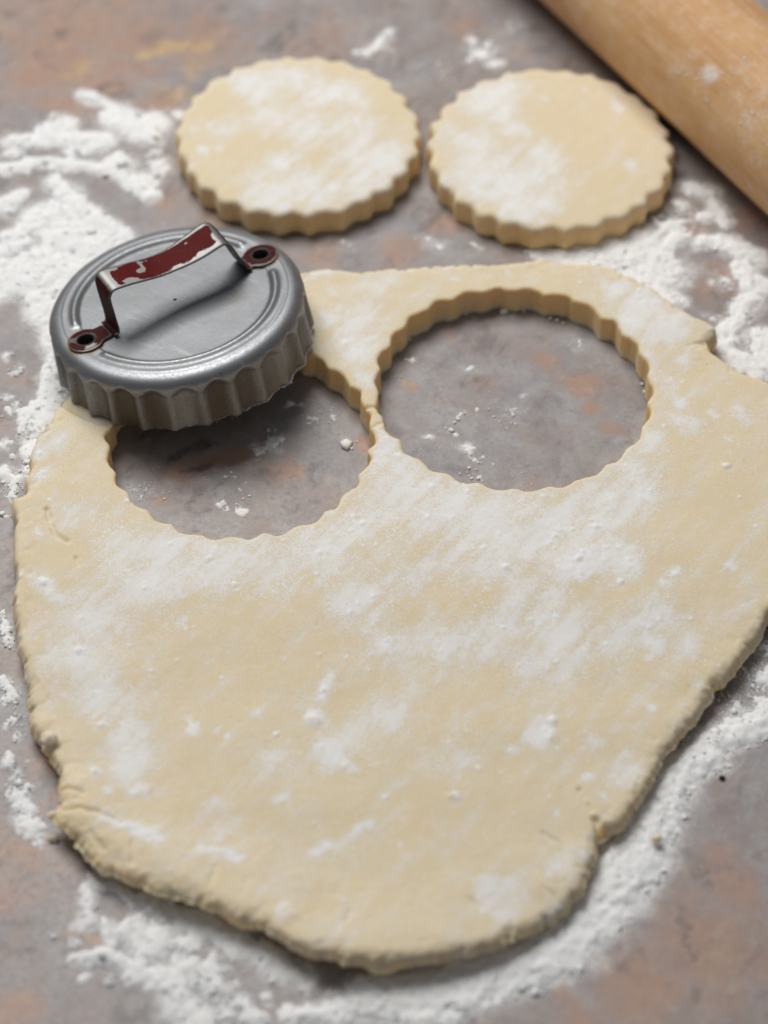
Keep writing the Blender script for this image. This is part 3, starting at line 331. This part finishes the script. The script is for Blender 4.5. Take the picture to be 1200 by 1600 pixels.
# ---------------------------------------------------------------- slabs of rolled dough (a closed body with real sides)
def slab(name, box, h, sdf, top, bot, side, flour, mat, nring=8, parent=None, loc=None, bflour=None):
    x0, x1, y0, y1 = box
    X, Y = np.meshgrid(np.arange(x0, x1, h), np.arange(y0, y1, h), indexing='ij'); n, m = X.shape
    Sd = sdf(X.ravel(), Y.ravel()).reshape(n, m); Sd = np.where(np.abs(Sd) < 1e-6, 1e-6, Sd); ins = Sd > 0
    nid = -np.ones((n, m), int); nid[ins] = np.arange(ins.sum()); P = [np.stack([X[ins], Y[ins]], -1)]; cnt = int(ins.sum())
    cross = {}; cp = []
    def cr(a, b):
        nonlocal cnt
        k = (a, b) if a < b else (b, a)
        if k not in cross:
            sa, sb = Sd[k[0]], Sd[k[1]]; t = min(max(sa/(sa-sb), .1), .9)
            pa = np.array([X[k[0]], Y[k[0]]]); pb = np.array([X[k[1]], Y[k[1]]]); cross[k] = cnt; cp.append(pa+(pb-pa)*t); cnt += 1
        return cross[k]
    cnti = ins[:-1, :-1].astype(int)+ins[1:, :-1]+ins[1:, 1:]+ins[:-1, 1:]
    full = np.argwhere(cnti == 4); i, j = full[:, 0], full[:, 1]
    faces = np.stack([nid[i, j], nid[i+1, j], nid[i+1, j+1], nid[i, j+1]], -1).tolist(); edges = []
    for i, j in np.argwhere((cnti > 0) & (cnti < 4)).tolist():
        cs = [(i, j), (i+1, j), (i+1, j+1), (i, j+1)]; poly = []; kinds = []
        for k in range(4):
            a, b = cs[k], cs[(k+1) % 4]
            if ins[a]: poly.append(int(nid[a])); kinds.append(0)
            if ins[a] != ins[b]: poly.append(cr(a, b)); kinds.append(1 if ins[a] else 2)
        faces.append(poly)
        for k in range(len(poly)):
            if kinds[k] == 1 and kinds[(k+1) % len(poly)] == 2: edges.append((poly[k], poly[(k+1) % len(poly)]))
    cp = np.array(cp); N0 = int(ins.sum()); nb = len(cp); P = np.concatenate([P[0], cp]); x, y = P[:, 0], P[:, 1]
    d = np.concatenate([Sd[ins], np.zeros(nb)])
    zt = top(x, y, d); zb = np.minimum(bot(x, y, d), zt-.08)
    e = .04; bx, by = cp[:, 0], cp[:, 1]
    gx_ = sdf(bx+e, by)-sdf(bx-e, by); gy_ = sdf(bx, by+e)-sdf(bx, by-e); L = np.hypot(gx_, gy_)+1e-9; ox, oy = -gx_/L, -gy_/L
    V = [np.stack([x, y, zt], -1)]; fl = [flour(x, y, d)]
    for k in range(1, nring):
        s = k/nring; o = side(bx, by, ox, oy, s); z = zt[N0:]+(zb[N0:]-zt[N0:])*s
        V.append(np.stack([bx+ox*o, by+oy*o, z+.02*perlin(bx*5, by*5+s*3, 70+k)*math.sin(math.pi*s)], -1))
        fl.append((bflour(bx, by, s) if bflour else np.full(nb, .05)))
    o = side(bx, by, ox, oy, 1.0)
    Vb = np.stack([x, y, zb], -1); Vb[N0:, 0] += ox*o; Vb[N0:, 1] += oy*o
    V.append(Vb); fl.append(np.full(len(x), .05))
    T = len(x); base = lambda k, v: v if k == 0 else (T+(k-1)*nb+(v-N0) if k < nring else T+(nring-1)*nb+v)
    for a, b in edges:
        for k in range(nring): faces.append([base(k, b), base(k, a), base(k+1, a), base(k+1, b)])
    ob = T+(nring-1)*nb; nf = len(faces)-len(edges)*nring
    faces += [[ob+v for v in reversed(f)] for f in faces[:nf]]
    return mesh(name, np.concatenate(V), faces, mat, parent, dict(flour=np.clip(np.concatenate(fl), 0, 1)), loc=loc)
def rnd(q): q = np.clip(q, 0, 1); return 1-np.sqrt(np.maximum(1-(1-q)**2, 0))
def fluted(x, y, cx, cy, R, amp, n, ph, seed, pw=1.0):
    dx, dy = x-cx, y-cy; r = np.hypot(dx, dy); a = np.arctan2(dy, dx)
    f = (.5+.5*np.cos(a*n+ph))**pw
    amp = amp*(1+.45*perlin(np.cos(a)*4, np.sin(a)*4, seed+9)); a = a+.03*perlin(np.cos(a)*5, np.sin(a)*5, seed+11)
    f = (.5+.5*np.cos(a*n+ph))**pw
    return r-(R-amp*(1-f)*1.3+.045*perlin(np.cos(a)*3, np.sin(a)*3, seed)+.03*perlin(np.cos(a)*9, np.sin(a)*9, seed+2)+.02*perlin(a*40/6.283*3, r*0, seed+5))

# -- the large sheet
O = np.array(D['outer']); k = len(O); O2 = []
for i in range(k):
    p0, p1, p2, p3 = O[i-1], O[i], O[(i+1) % k], O[(i+2) % k]
    for t in (0, .5): O2.append(.5*(2*p1+(p2-p0)*t+(2*p0-5*p1+4*p2-p3)*t*t+(3*p1-p0-3*p2+p3)*t**3))
O2 = np.array(O2)
def poly_sdf(x, y):
    d2 = np.full(x.shape, 1e9); inside = np.zeros(x.shape, bool)
    for a, b in zip(O2, np.roll(O2, -1, 0)):
        ex, ey = b-a; wx_, wy_ = x-a[0], y-a[1]; t = np.clip((wx_*ex+wy_*ey)/(ex*ex+ey*ey+1e-12), 0, 1)
        d2 = np.minimum(d2, (wx_-ex*t)**2+(wy_-ey*t)**2)
        if a[1] != b[1]:
            c = (a[1] > y) != (b[1] > y); inside ^= c & (x < (b[0]-a[0])*(y-a[1])/(b[1]-a[1])+a[0])
    return np.where(inside, 1, -1)*np.sqrt(d2)
HL, HR = (-3.83, 1.90, 3.58), (3.52, 3.79, 3.81)
front = lambda x, y: sst(-2, -7, y)
cache = {}
def parts(x, y):
    key = (len(x), float(x[0]), float(y[0]), float(x[-1]), float(y[len(y)//2]))
    if key not in cache:
        do = poly_sdf(x, y)+.07*fbm(x, y, .9, 1, 2)+.035*fbm(x, y, 4, 2, 4, .7)*(1+.8*front(x, y))-.07*sst(.30, .55, fbm(x, y, 1.6, 27, 2))-.04*front(x, y)*sst(.25, .5, fbm(x, y, 4.2, 28, 2))
        h1 = fluted(x, y, *HL, .095, 26, .4, 1, .9); h2 = fluted(x, y, *HR, .095, 26, 1.1, 2, .9)
        cache[key] = (do, np.minimum(h1, h2))
    return cache[key]
def d_sdf(x, y): a, b = parts(x, y); return np.minimum(a, b)
def make_lumps(strokes, box, n):
    x0, x1, y0, y1 = box; N = n*20; x = RNG.uniform(x0, x1, N); y = RNG.uniform(y0, y1, N)
    F = field(*warp(x, y, .25, 1.0, 31), strokes, .05, 1.3); w = np.clip(F-.35, .03, 1)**1.8*np.clip(.4+1.5*fbm(x, y, 1.2, 71, 3), .03, 2)
    k = RNG.choice(N, n, False, p=w/w.sum()); R = np.minimum(.034*np.exp(RNG.normal(0, .45, n)), .11)
    return np.stack([x[k], y[k], R], -1)
def lump_relief(x, y, L):
    z = np.zeros_like(x); f = np.zeros_like(x)
    o = np.argsort(x); xs_ = x[o]
    for a, b, r in L:
        i, j = np.searchsorted(xs_, (a-2.2*r, a+2.2*r)); k = o[i:j]; k = k[np.abs(y[k]-b) < 2.2*r]
        if len(k) == 0: continue
        q = np.hypot(x[k]-a, (y[k]-b)*.9)/r*(1+.35*perlin(x[k]*9, y[k]*9, 3)); g = 1-sst(.2, 1.35, q)
        z[k] = np.maximum(z[k], g*r*.55); f[k] = np.maximum(f[k], g)
    return z, f
LUMPS = make_lumps(D['dough'], (-12, 14, -14, 11), 620)
CP = np.array([-5.692, 5.657, 2.304]); CROT = Matrix.Rotation(math.hypot(.1166, .1187), 3, Vector((-.1166, -.1187, 0)).normalized())
def d_top(x, y, d):
    do, dh = parts(x, y)
    fr = front(x, y); fl = np.exp(-(((x+7.0)/2.8)**2+((y+11.2)/1.6)**2)); lf = sst(4.5, -1.5, x)*sst(-7.5, -10.5, y)
    wo = .22+.08*fr+1.0*fl+.1*fbm(x, y, 1, 55, 2); dr = .19+.03*fr+.24*fl
    T = .87-.17*fr+.035*perlin(x*.22, y*.22, 4)+.028*fbm(x, y, .5, 6, 2)+.006*fbm(x, y, 3, 8, 3)
    T = T+.30*lf*sst(2.4, 0, do)+fl*sst(1.2, .1, do)*.09*fbm(x, y, 1.7, 120, 4, .65)
    T = T+.022*fr*np.sin(y*3.2+1.5*perlin(x*.3, y*.3, 12))*np.exp(-np.maximum(do, 0)/2.2)
    z = T-dr*rnd(do/wo)-.07*rnd(dh/.11)
    ed = np.exp(-np.maximum(do, 0)/.35)
    z = z+ed*(.025*fbm(x, y, 1.3, 44, 4, .65)-.06*sst(.25, .6, fbm(x*1.0, y, 2.2, 48, 2)))
    z = z-.10*field(x+.06*fbm(x, y, 3, 90, 2), y+.06*fbm(x, y, 3, 91, 2), D['crease'], .0, 1.1)+.075*field(*warp(x, y, .12, 2.5, 95), D['bump'], 0, 1.5)
    # pressed down under the rim of the cutter that leans on it
    R = np.array(CROT); nrm = R[:, 2]; zc = CP[2]-((x-CP[0])*nrm[0]+(y-CP[1])*nrm[1])/nrm[2]-1.634/nrm[2]
    rc = np.hypot(x-CP[0]+.2, y-CP[1]-.2); near = sst(.5, .2, np.abs(rc-3.55))
    z = np.where((rc < 4.2) & (zc-.04 < z), z+(np.maximum(zc-.05, .12)-z)*near, z)
    ff = field(*warp(x, y, .2, 1.5, 31), D['dough'], .1, 1.3)
    return z+.04*np.clip(ff-.45, 0, 1)*(.4+fbm(x, y, 4.5, 66, 3)+.7*fbm(x, y, 9, 67, 2))+lump_relief(x, y, LUMPS)[0]
def d_bot(x, y, d):
    do, dh = parts(x, y); fr = front(x, y); lf = sst(4.5, -1.5, x)*sst(-7.5, -10.5, y)
    return .006+(.27*fr+.36*lf+.05)*sst(1.6, -.1, do)*(.8+.6*fbm(x, y, .6, 19, 2))
def d_side(x, y, ox, oy, s):
    do, dh = parts(x, y); outer_ = do < dh; fr = front(x, y)
    n = .035*fbm(x*1.0, y*1.0+s*.5, 2, 81, 4, .65)+.022*fbm(x+s, y+s*.9, 7, 83, 2)
    o = .06*math.sin(math.pi*min(s*1.15, 1))+n*(1+.5*fr)*math.sin(math.pi*min(s, .85)); hole = .018*s+.3*n*math.sin(math.pi*min(s, .85))+(.05*np.maximum(fbm(x, y, 4, 87, 2), 0) if s > .85 else 0)
    return np.where(outer_, o, hole)
def d_flour(x, y, d):
    wx, wy = warp(x, y, .25, 1.0, 31)
    st = [(a, b, c, d_, r*1.45, s_*.9) for a, b, c, d_, r, s_ in D['dough']]
    f = 1-(1-field(wx, wy, st, .0, 1.4, True)*.6)*(1-field(wx, wy, D['dough'], .05, 1.3)*.75)*(1-.2)
    f = f*(1-.6*field(wx, wy, D['bare'], .0, 1.5))
    do, dh = parts(x, y)
    fl = np.exp(-(((x+7.0)/2.8)**2+((y+11.2)/1.6)**2)); f = f*(1-.5*np.clip(fl*1.5, 0, 1)*sst(1.1, .3, do))
    return f*sst(-.02, .14, dh)*(.6+.4*sst(0, .35, do))-.1*field(x, y, D['crease'], .2, 1.2)+.06*sst(.05, .3, np.minimum(do, dh))+1.1*lump_relief(x, y, LUMPS)[1]
def d_sfl(x, y, s):
    do, dh = parts(x, y)
    return np.where(do < dh, .04+.16*(1-s)*np.clip(.6+2.2*fbm(x, y, 2.6, 130, 3), 0, 2), .02+.25*(s > .85))
dough = slab('dough_sheet', (-12.2, 15.2, -14.2, 11.0), .045, d_sdf, d_top, d_bot, d_side, d_flour, DO, parent=None, bflour=d_sfl)
tag(dough, 'large rolled sheet of pale dough with two round holes cut from its back half', 'dough')
def lump(name, p, r, mat, parent=None, seed=0, sq=.75, fl=.3, sub=2):
    import bmesh
    bm = bmesh.new(); bmesh.ops.create_icosphere(bm, subdivisions=sub, radius=1); V = np.array([v.co[:] for v in bm.verts]); F = [[v.index for v in f.verts] for f in bm.faces]; bm.free()
    n = fbm(V[:, 0]+V[:, 2]*.7+seed, V[:, 1]-V[:, 2]*.6, 1.1, seed, 3)
    V = V*(1+.38*n)[:, None]*np.array([1, .85, sq])*r
    return mesh(name, V, F, mat, parent, dict(flour=np.clip(fl+.3*V[:, 2]/r, 0, 1)), loc=p)
for i, (x, y, z, r) in enumerate(D['nubs']): lump('torn_nub', (x, y, z), r*1.05, DO, dough, 10+i, .7, .3, 3)
for i, (x, y, r) in enumerate(D['wallcrumbs']): lump('edge_crumb', (x, y, .04), r*.8, DO, dough, 30+i, .7, .55)

# -- the two cut rounds
def cut_round(cx, cy, seed, strokes, label, ph, R=3.70):
    st = [(a-cx, b-cy, c-cx, d-cy, r, s) for a, b, c, d, r, s in strokes]
    sd = lambda x, y: -fluted(x, y, 0, 0, R, .115, 26, ph, seed, 1.1)
    top = lambda x, y, d: .86+.02*perlin(x*.4, y*.4, seed)+.010*fbm(x, y, 2.6, seed+2, 3)-.11*rnd(d/.22)+.03*np.clip(field(*warp(x, y, .2, 1.5, 31), st, .1, 1.3)-.5, 0, 1)*(.5+fbm(x, y, 4.5, 66, 3))
    bot = lambda x, y, d: .006+.09*sst(.5, 0, d)*np.clip(.3+perlin(x*.7, y*.7, seed+3), 0, 1)
    side = lambda x, y, ox, oy, s: .035*math.sin(math.pi*min(s, .8))-.02*s+.02*fbm(x, y+s*.4, 4, seed+5, 3)
    LP = make_lumps(st, (-3.4, 3.4, -3.4, 3.4), 90)
    def fl(x, y, d):
        f = 1-(1-.62*field(*warp(x, y, .25, 1.2, 31), [(a, b, c, d_, r*1.5, s_) for a, b, c, d_, r, s_ in st], 0, 1.3, True))*(1-.62*field(*warp(x, y, .25, 1.2, 31), st, .0, 1.4))*(1-.2); return f*sst(0, .2, d)+.12*sst(.25, 0, d)+lump_relief(x, y, LP)[1]
    o = slab('dough_round', (-4.1, 4.1, -4.1, 4.1), .07, sd, top, bot, side, fl, DO, loc=(cx, cy, 0), bflour=lambda x, y, s: np.full(len(x), .04+.3*(s > .9)))
    return tag(o, label, 'dough round', 'fluted dough rounds behind the dough sheet')
cut_round(-2.58, 14.26, 3, D['round_left'], 'pale fluted dough round with flour smeared over its whole middle, directly behind the tin cutter', .3)
cut_round(4.98, 13.64, 8, D['round_right'], 'fluted dough round floured on its left half only, beside the rolling pin', .9)

# ---------------------------------------------------------------- loose crumbs
cl = ['yellowish dough crumb lying on the flour ridge at lower right', 'small dough crumb beside the torn lower left corner of the dough', 'pale dough crumb at the back of the right cut hole', 'tiny dark brown crumb by the flour at the right edge']
for i, (x, y, z, r) in enumerate(D['crumbs']):
    tag(lump('dark_crumb' if i == 3 else 'dough_crumb', (x, y, z+r*.5), r, DK if i == 3 else DO, None, 60+i, .8, .3, 3), cl[i], 'crumb')

# ---------------------------------------------------------------- rolling pin
def rolling_pin():
    r, ph = 2.162, -1.02159; c = np.array([11.2847, 13.7182, r]); ax = np.array([math.cos(ph), math.sin(ph), 0]); sd = np.array([-math.sin(ph), math.cos(ph), 0])
    t0, t1 = -22., 17.
    ts = np.concatenate([np.linspace(t0, t0+.5, 9), np.arange(t0+.6, t1-.55, .11), np.linspace(t1-.5, t1, 9)])
    na = 140; an = np.linspace(0, 2*math.pi, na, endpoint=False); T, A = np.meshgrid(ts, an, indexing='ij')
    e = np.minimum(T-t0, t1-T); rr = r*(1-.22*rnd(e/.5))+.012*perlin(T*.12, A, 3)
    L = np.stack([T, np.cos(A)*rr, np.sin(A)*rr], -1).reshape(-1, 3)
    Wd = c+L[:, :1]*ax+L[:, 1:2]*sd+L[:, 2:]*np.array([0, 0, 1])
    f = np.zeros(len(L))
    for x, y, z, q, s in D['pin_flour']: f = np.maximum(f, s*(1-sst(.2, 1.6, np.linalg.norm(Wd-np.array([x, y, z]), axis=1)/(q*1.1))))
    kn = 0*f
    for x, y, z, q, w_ in D['pin_knots']: kn = np.maximum(kn, w_*np.exp(-(np.linalg.norm((Wd-np.array([x, y, z]))-((Wd-np.array([x, y, z]))@ax*.6)[:, None]*ax, axis=1)/q)**2))
    I = np.arange(len(L)).reshape(len(ts), na); Iw = np.concatenate([I, I[:, :1]], 1); F = quads(Iw)[:, ::-1].tolist()
    F += [I[0].tolist(), I[-1][::-1].tolist()]
    o = mesh('rolling_pin', L, F, WD, attrs=dict(flour=np.maximum(f, .30), knot=kn), loc=c); o.rotation_euler = (0, 0, ph)
    tag(o, 'plain light wooden rolling pin dusted with flour, lying across the top right corner', 'rolling pin')
    # flour knots stuck to it
    P = []; R = []
    for x, y, z, q, s in D['pin_flour']:
        if q > .45: continue
        for _ in range(14):
            p = np.array([x, y, z])+RNG.normal(0, q*.55, 3)-c; a = p@ax; v = p@sd; w = p[2]; l = math.hypot(v, w); R.append(min(.02*math.exp(RNG.normal(0, .5)), .06)); P.append((a, v/l*r, w/l*r))
    V, Fc = grains(np.array(P), np.array(R)); tag(mesh('stuck_flour', V, Fc, FL, o), kind='stuff')
rolling_pin()

# ---------------------------------------------------------------- the tin cutter
cutter = empty('cookie_cutter', CP)
cutter.rotation_euler = CROT.to_euler()
tag(cutter, 'old fluted tin cookie cutter with chipped red strap handle, leaning over the left hole', 'cookie cutter')
EA, ER = .594, 2.77
NF, NT = 26, 520
def cutter_shell():
    H = 1.634
    prof = [(r, 0.) for r in np.linspace(.05, 2.2, 16)]+[(r, 0.) for r in np.arange(2.24, 3.12, .03)]
    for a in np.linspace(0, math.pi/2*.94, 18): prof.append((3.12+.41*math.sin(a), -.015-.36*(1-math.cos(a))))
    z1 = prof[-1][1]; r1 = prof[-1][0]; n_lid = len(prof)
    for s in np.linspace(0, 1, 34)[1:]: prof.append((r1+(3.63-r1)*s, z1+(-H-z1)*s))
    prof = np.array(prof); th = np.linspace(0, 2*math.pi, NT, endpoint=False)
    R0, T = np.meshgrid(prof[:, 0], th, indexing='ij'); Z0, _ = np.meshgrid(prof[:, 1], th, indexing='ij')
    def shape(R0, Z0, T, inset=0.):
        dT = np.minimum(np.abs((T-EA+np.pi) % (2*np.pi)-np.pi), np.abs((T-EA) % (2*np.pi)-np.pi))
        arc = sst(.24, .33, dT)
        bead = .08*np.exp(-((R0-2.78)/.10)**2)*arc
        dish = -.03*sst(2.7, 2.62, R0)+.012*sst(2.9, 3.1, R0)
        f = (.5+.5*np.cos(NF*T))**.65; ramp = np.clip((-Z0-.22)/.36, 0, 1)
        dep = .15*sst(0, 1, np.clip(f+ramp*1.15-1, 0, 1.)); dep = dep*(.9+.25*perlin(np.cos(T)*2.2, np.sin(T)*2.2, 9))
        low = sst(-.3, -1.5, Z0)
        dent = .012*perlin(np.cos(T)*R0*.9, np.sin(T)*R0*.9, 5)+.02*low*perlin(np.cos(T)*2, np.sin(T)*2, 6)
        R = R0-dep-inset+dent*(R0 > 3)
        Z = Z0+bead+dish+np.where(R0 < 3.1, dent*.6, 0)+np.where(Z0 < -H+.12, .009*fbm(np.cos(T)*4, np.sin(T)*4, 1.6, 13, 3), 0)
        return np.stack([R*np.cos(T), R*np.sin(T), Z], -1), dep, arc
    V, dep, arc = shape(R0, Z0, T)
    du = np.gradient(V, axis=0); dv = np.roll(V, -1, 1)-np.roll(V, 1, 1); Nn = np.cross(du, dv); Nn /= np.linalg.norm(Nn, axis=-1, keepdims=True)+1e-12
    skirt = sst(-.22, -.5, Z0); dark_tone = skirt*(.45+.55*dep/.135)*(.75+.5*perlin(np.cos(T)*3, np.sin(T)*3, 17))  # skirt browner and darker, most of all deep in the flutes
    rb = np.hypot(V[..., 0], V[..., 1]); dark_tone = np.maximum(dark_tone, (.6*np.exp(-((rb-2.62)/.05)**2)+.45*np.exp(-((rb-2.95)/.05)**2))*arc*sst(-.25, .3, perlin(T*1.6, T*0, 23)+.2))  # plus brown dirt lines along both sides of the pressed ridges
    rust = np.zeros_like(R0)
    for s in (1, -1):
        ex, ey = s*ER*math.cos(EA), s*ER*math.sin(EA); q = np.hypot(V[..., 0]-ex, V[..., 1]-ey); rust = np.maximum(rust, .85*sst(.70, .48, q))
    ba = .5*np.exp(-((R0-2.78)/.06)**2)*sst(.2, .3, np.abs((T-EA-.33+np.pi) % (2*np.pi)-np.pi))*0
    facing = np.cos(T+.75)                              # flour caught on the front right edge
    flo = sst(-H+.06, -H, Z0)*np.where(facing > .5, .75, .15)
    I = np.arange(R0.size).reshape(R0.shape); Iw = np.concatenate([I, I[:, :1]], 1)
    q = np.stack([Iw[:-1, :-1], Iw[1:, :-1], Iw[1:, 1:], Iw[:-1, 1:]], -1)       # (rows, NT, 4)
    Vf, Nf = V.reshape(-1, 3), Nn.reshape(-1, 3); A = dict(brown_tone=dark_tone.ravel(), rust=rust.ravel(), flour=flo.ravel())
    cen = Vf[q.reshape(-1, 4)].mean(1); hole = np.zeros(len(cen), bool)
    for s in (1, -1): hole |= np.hypot(cen[:, 0]-s*ER*math.cos(EA), cen[:, 1]-s*ER*math.sin(EA)) < .31
    hole = hole.reshape(q.shape[:2]); rm = prof[:-1, 0]
    row = np.arange(len(prof)-1)[:, None]; beadq = (arc[:-1] > .02) & ((rm > 2.6) & (rm < 2.95))[:, None]
    dTT = (th-EA) % (2*np.pi)
    sel = {'fluted_band': (row >= n_lid-1) & (hole == 0), 'ridge_a': beadq & (dTT < np.pi)[None], 'ridge_b': beadq & (dTT >= np.pi)[None]}
    sel['lid'] = (row < n_lid-1) & ~hole & ~beadq
    for nm, mk in sel.items():
        f = q[mk]; used, inv = np.unique(f, return_inverse=True); f = inv.reshape(-1, 4); vv, nn = Vf[used], Nf[used]; at = {k: a[used] for k, a in A.items()}
        if nm == 'fluted_band':                       # inner face and cutting edge
            rows = np.arange(n_lid-1, len(prof)); Vi, _, _ = shape(R0[rows], Z0[rows], T[rows], .035); ni = len(rows)*NT; o0 = len(vv)
            J = np.arange(ni).reshape(len(rows), NT)+o0; Jw = np.concatenate([J, J[:, :1]], 1); qi = np.stack([Jw[:-1, :-1], Jw[:-1, 1:], Jw[1:, 1:], Jw[1:, :-1]], -1).reshape(-1, 4)
            lo = np.searchsorted(used, I[-1]); low = np.concatenate([lo, lo[:1]]); rim = np.stack([low[:-1], Jw[-1, :-1], Jw[-1, 1:], low[1:]], -1)
            f = np.concatenate([f, qi, rim]); vv = np.concatenate([vv, Vi.reshape(-1, 3)]); at = {k: np.concatenate([a, np.full(ni, .5 if k == 'brown_tone' else 0)]) for k, a in at.items()}
            mesh('fluted_band', vv, f, AL, cutter, at)
        else: mesh('pressed_ridge' if nm.startswith('ridge') else nm, vv, f, AL, cutter, at, normals=nn)
    # underside of the lid
    k = 96; a = np.linspace(0, 2*math.pi, k, endpoint=False); 
    # residue of dough on the cutting edge
    m = 380; t = RNG.normal(-.5, .34, m); rr = 3.56+.06*np.cos(NF*t)*-1+RNG.normal(0, .012, m); Rr = np.minimum(.02*np.exp(RNG.normal(0, .4, m)), .05)
    Vg, Fg = grains(np.stack([rr*np.cos(t), rr*np.sin(t), -H+RNG.uniform(-.01, .035, m)], -1), Rr*.8); tag(mesh('dough_residue', Vg, Fg, FL, cutter), kind='stuff')
cutter_shell()
def strap_handle():
    wv, tk = .39, .06
    ctrl = [(-2.08, .06), (-1.97, .06), (-1.93, .12), (-1.92, .35), (-1.95, 1.20), (-1.92, 1.40), (-1.80, 1.52), (-1.55, 1.51), (-.9, 1.38), (-.3, 1.26), (.3, 1.24), (.9, 1.31), (1.38, 1.40), (1.56, 1.39), (1.69, 1.30), (1.80, 1.06), (2.10, .22), (2.17, .09), (2.24, .06), (2.28, .06)]
    c = np.array(ctrl); path = []
    for i in range(len(c)-1):
        p0, p1, p2, p3 = c[max(i-1, 0)], c[i], c[i+1], c[min(i+2, len(c)-1)]; n = max(2, int(np.hypot(*(p2-p1))/.035))
        for t in np.linspace(0, 1, n, endpoint=False): path.append(.5*(2*p1+(p2-p0)*t+(2*p0-5*p1+4*p2-p3)*t*t+(3*p1-p0-3*p2+p3)*t**3))
    path.append(c[-1]); path = np.array(path); tg = np.gradient(path, axis=0); tg /= np.linalg.norm(tg, axis=1, keepdims=True); nr = np.stack([-tg[:, 1], tg[:, 0]], -1)
    cu, sn = math.cos(EA), math.sin(EA)
    def tow(u, v, z): return np.stack([u*cu-v*sn, u*sn+v*cu, z], -1)
    # cross-section loop, top then bottom, corners slightly eased
    vs = np.linspace(-wv, wv, 19); sec = [(v, tk/2*(1-.5*(abs(v)/wv)**8)) for v in vs]+[(v, -tk/2*(1-.5*(abs(v)/wv)**8)) for v in vs[::-1]]
    sec = np.array(sec); m = len(sec); V = []; paint = []; dark_tone = []
    for p, n_ in zip(path, nr):
        wob = 1+.24*float(sst(-.6, 1.5, np.array(p[0])))*float(sst(.9, 1.3, np.array(p[1])))+.05*perlin(np.array([p[0]*1.3]), np.array([p[1]]), 3)[0]
        v = sec[:, 0]*wob; u = p[0]+n_[0]*sec[:, 1]; z = p[1]+n_[1]*sec[:, 1]+.22*v*float(sst(.9, 1.3, np.array(p[1]))); V.append(tow(u, v, z))
        topface = sec[:, 1] > 0; hi = p[1] > 1.05 and -1.86 < p[0] < 1.64
        e = np.clip((wv-np.abs(v))/.09, 0, 1)
        if hi:
            pv = .18+.75*e*sst(-1.68, -1.50, p[0]); pv = pv*sst(1.6, 1.48, p[0])
            for (a, b, ra, rb, s) in ((-.78, -.03, .17, .10, .8), (-.68, .18, .07, .14, .7), (-1.22, -.27, .27, .13, .8), (-1.42, .28, .22, .08, .6), (.75, .22, .1, .05, .6), (1.5, -.16, .13, .26, .75), (.1, -.29, .5, .05, .5), (-.5, .27, .2, .05, .5), (.95, -.29, .3, .06, .5)): pv = pv-s*np.exp(-((p[0]-a)/ra)**2-((v-b)/rb)**2)
            dv = np.where(topface, 0, .5)
        else:
            pv = .15+.62*e; dv = np.full(m, .75)  # legs in a darker tone than the strap top
        paint.append(np.where(topface, pv, .35+.2*e)); dark_tone.append(dv)
    V = np.concatenate(V); I = np.arange(len(V)).reshape(len(path), m); Iw = np.concatenate([I, I[:, :1]], 1)
    F = quads(Iw).tolist(); paint = np.concatenate(paint); dark_tone = np.concatenate(dark_tone)
    F += [I[0].tolist()[::-1], I[-1].tolist()]
    h = mesh('handle', V, F, HA, cutter, dict(paint=paint, dark_tone=dark_tone)); h['label'] = 'bent strap handle in deep red paint chipped to bare metal'
    k = 72
    for s, foot, sd in ((-1, 2.08, 0), (1, 2.28, 1)):
        a = np.linspace(0, 2*math.pi, k, endpoint=False); L = ER-foot            # a = 0 looks towards the strap
        rect = np.where(np.cos(a) > .05, np.minimum(L/np.maximum(np.cos(a), .05), .30/np.maximum(np.abs(np.sin(a)), 1e-3)), 0); out = np.maximum(.49, rect)
        rings = []; pn = []; dr = []
        for j, (q, z) in enumerate([(.0, .005), (.0, .045), (.06, .082), (.16, .085), (.3, .07), (.55, .066), (.8, .066), (.93, .064), (1., .05), (1., .0)]):
            ri = .255; rad = ri+(out-ri)*q
            u = s*ER-s*np.cos(a)*rad; v = np.sin(a)*rad*(1 if s < 0 else -1)
            rings.append(tow(u, v, np.full(k, z))); base = .30 if j in (0, 1, 2) else .78
            if j >= 7: base = .30
            pv = np.full(k, base)
            if s < 0: pv = pv-.5*np.exp(-((a-1.75*np.pi+.9+np.pi*.0) / .55)**2)*(j > 1)-.35*np.exp(-((a-2.5)/.5)**2)*(j > 2)
            else: pv = pv-.30*(np.sin(a) > .25)*(j >= 6)
            pn.append(pv); dr.append(np.full(k, .8 if j < 2 else .6))
        Vv = np.concatenate(rings); J = np.arange(len(Vv)).reshape(-1, k); Jw = np.concatenate([J, J[:, :1]], 1); ff = quads(Jw)
        # keep faces pointing up
        tri = Vv[ff[4*k]]; up = np.cross(tri[1]-tri[0], tri[2]-tri[0])[2] > 0
        if not up: ff = ff[:, ::-1]
        mesh('rivet_tab', Vv, ff, HA, h, dict(paint=np.concatenate(pn), dark_tone=np.concatenate(dr)))
        # the hollow eyelet through tab and lid
        rg = []
        for rad, z in ((.27, .03), (.262, .09), (.245, .095), (.228, .07), (.222, -.05), (.222, -.5)):
            rg.append(tow(s*ER+np.cos(a)*rad, np.sin(a)*rad, np.full(k, z)))
        Ve = np.concatenate(rg); J = np.arange(len(Ve)).reshape(-1, k); Jw = np.concatenate([J, J[:, :1]], 1)
        mesh('eyelet', Ve, quads(Jw)[:, ::-1], EY, h)
strap_handle()
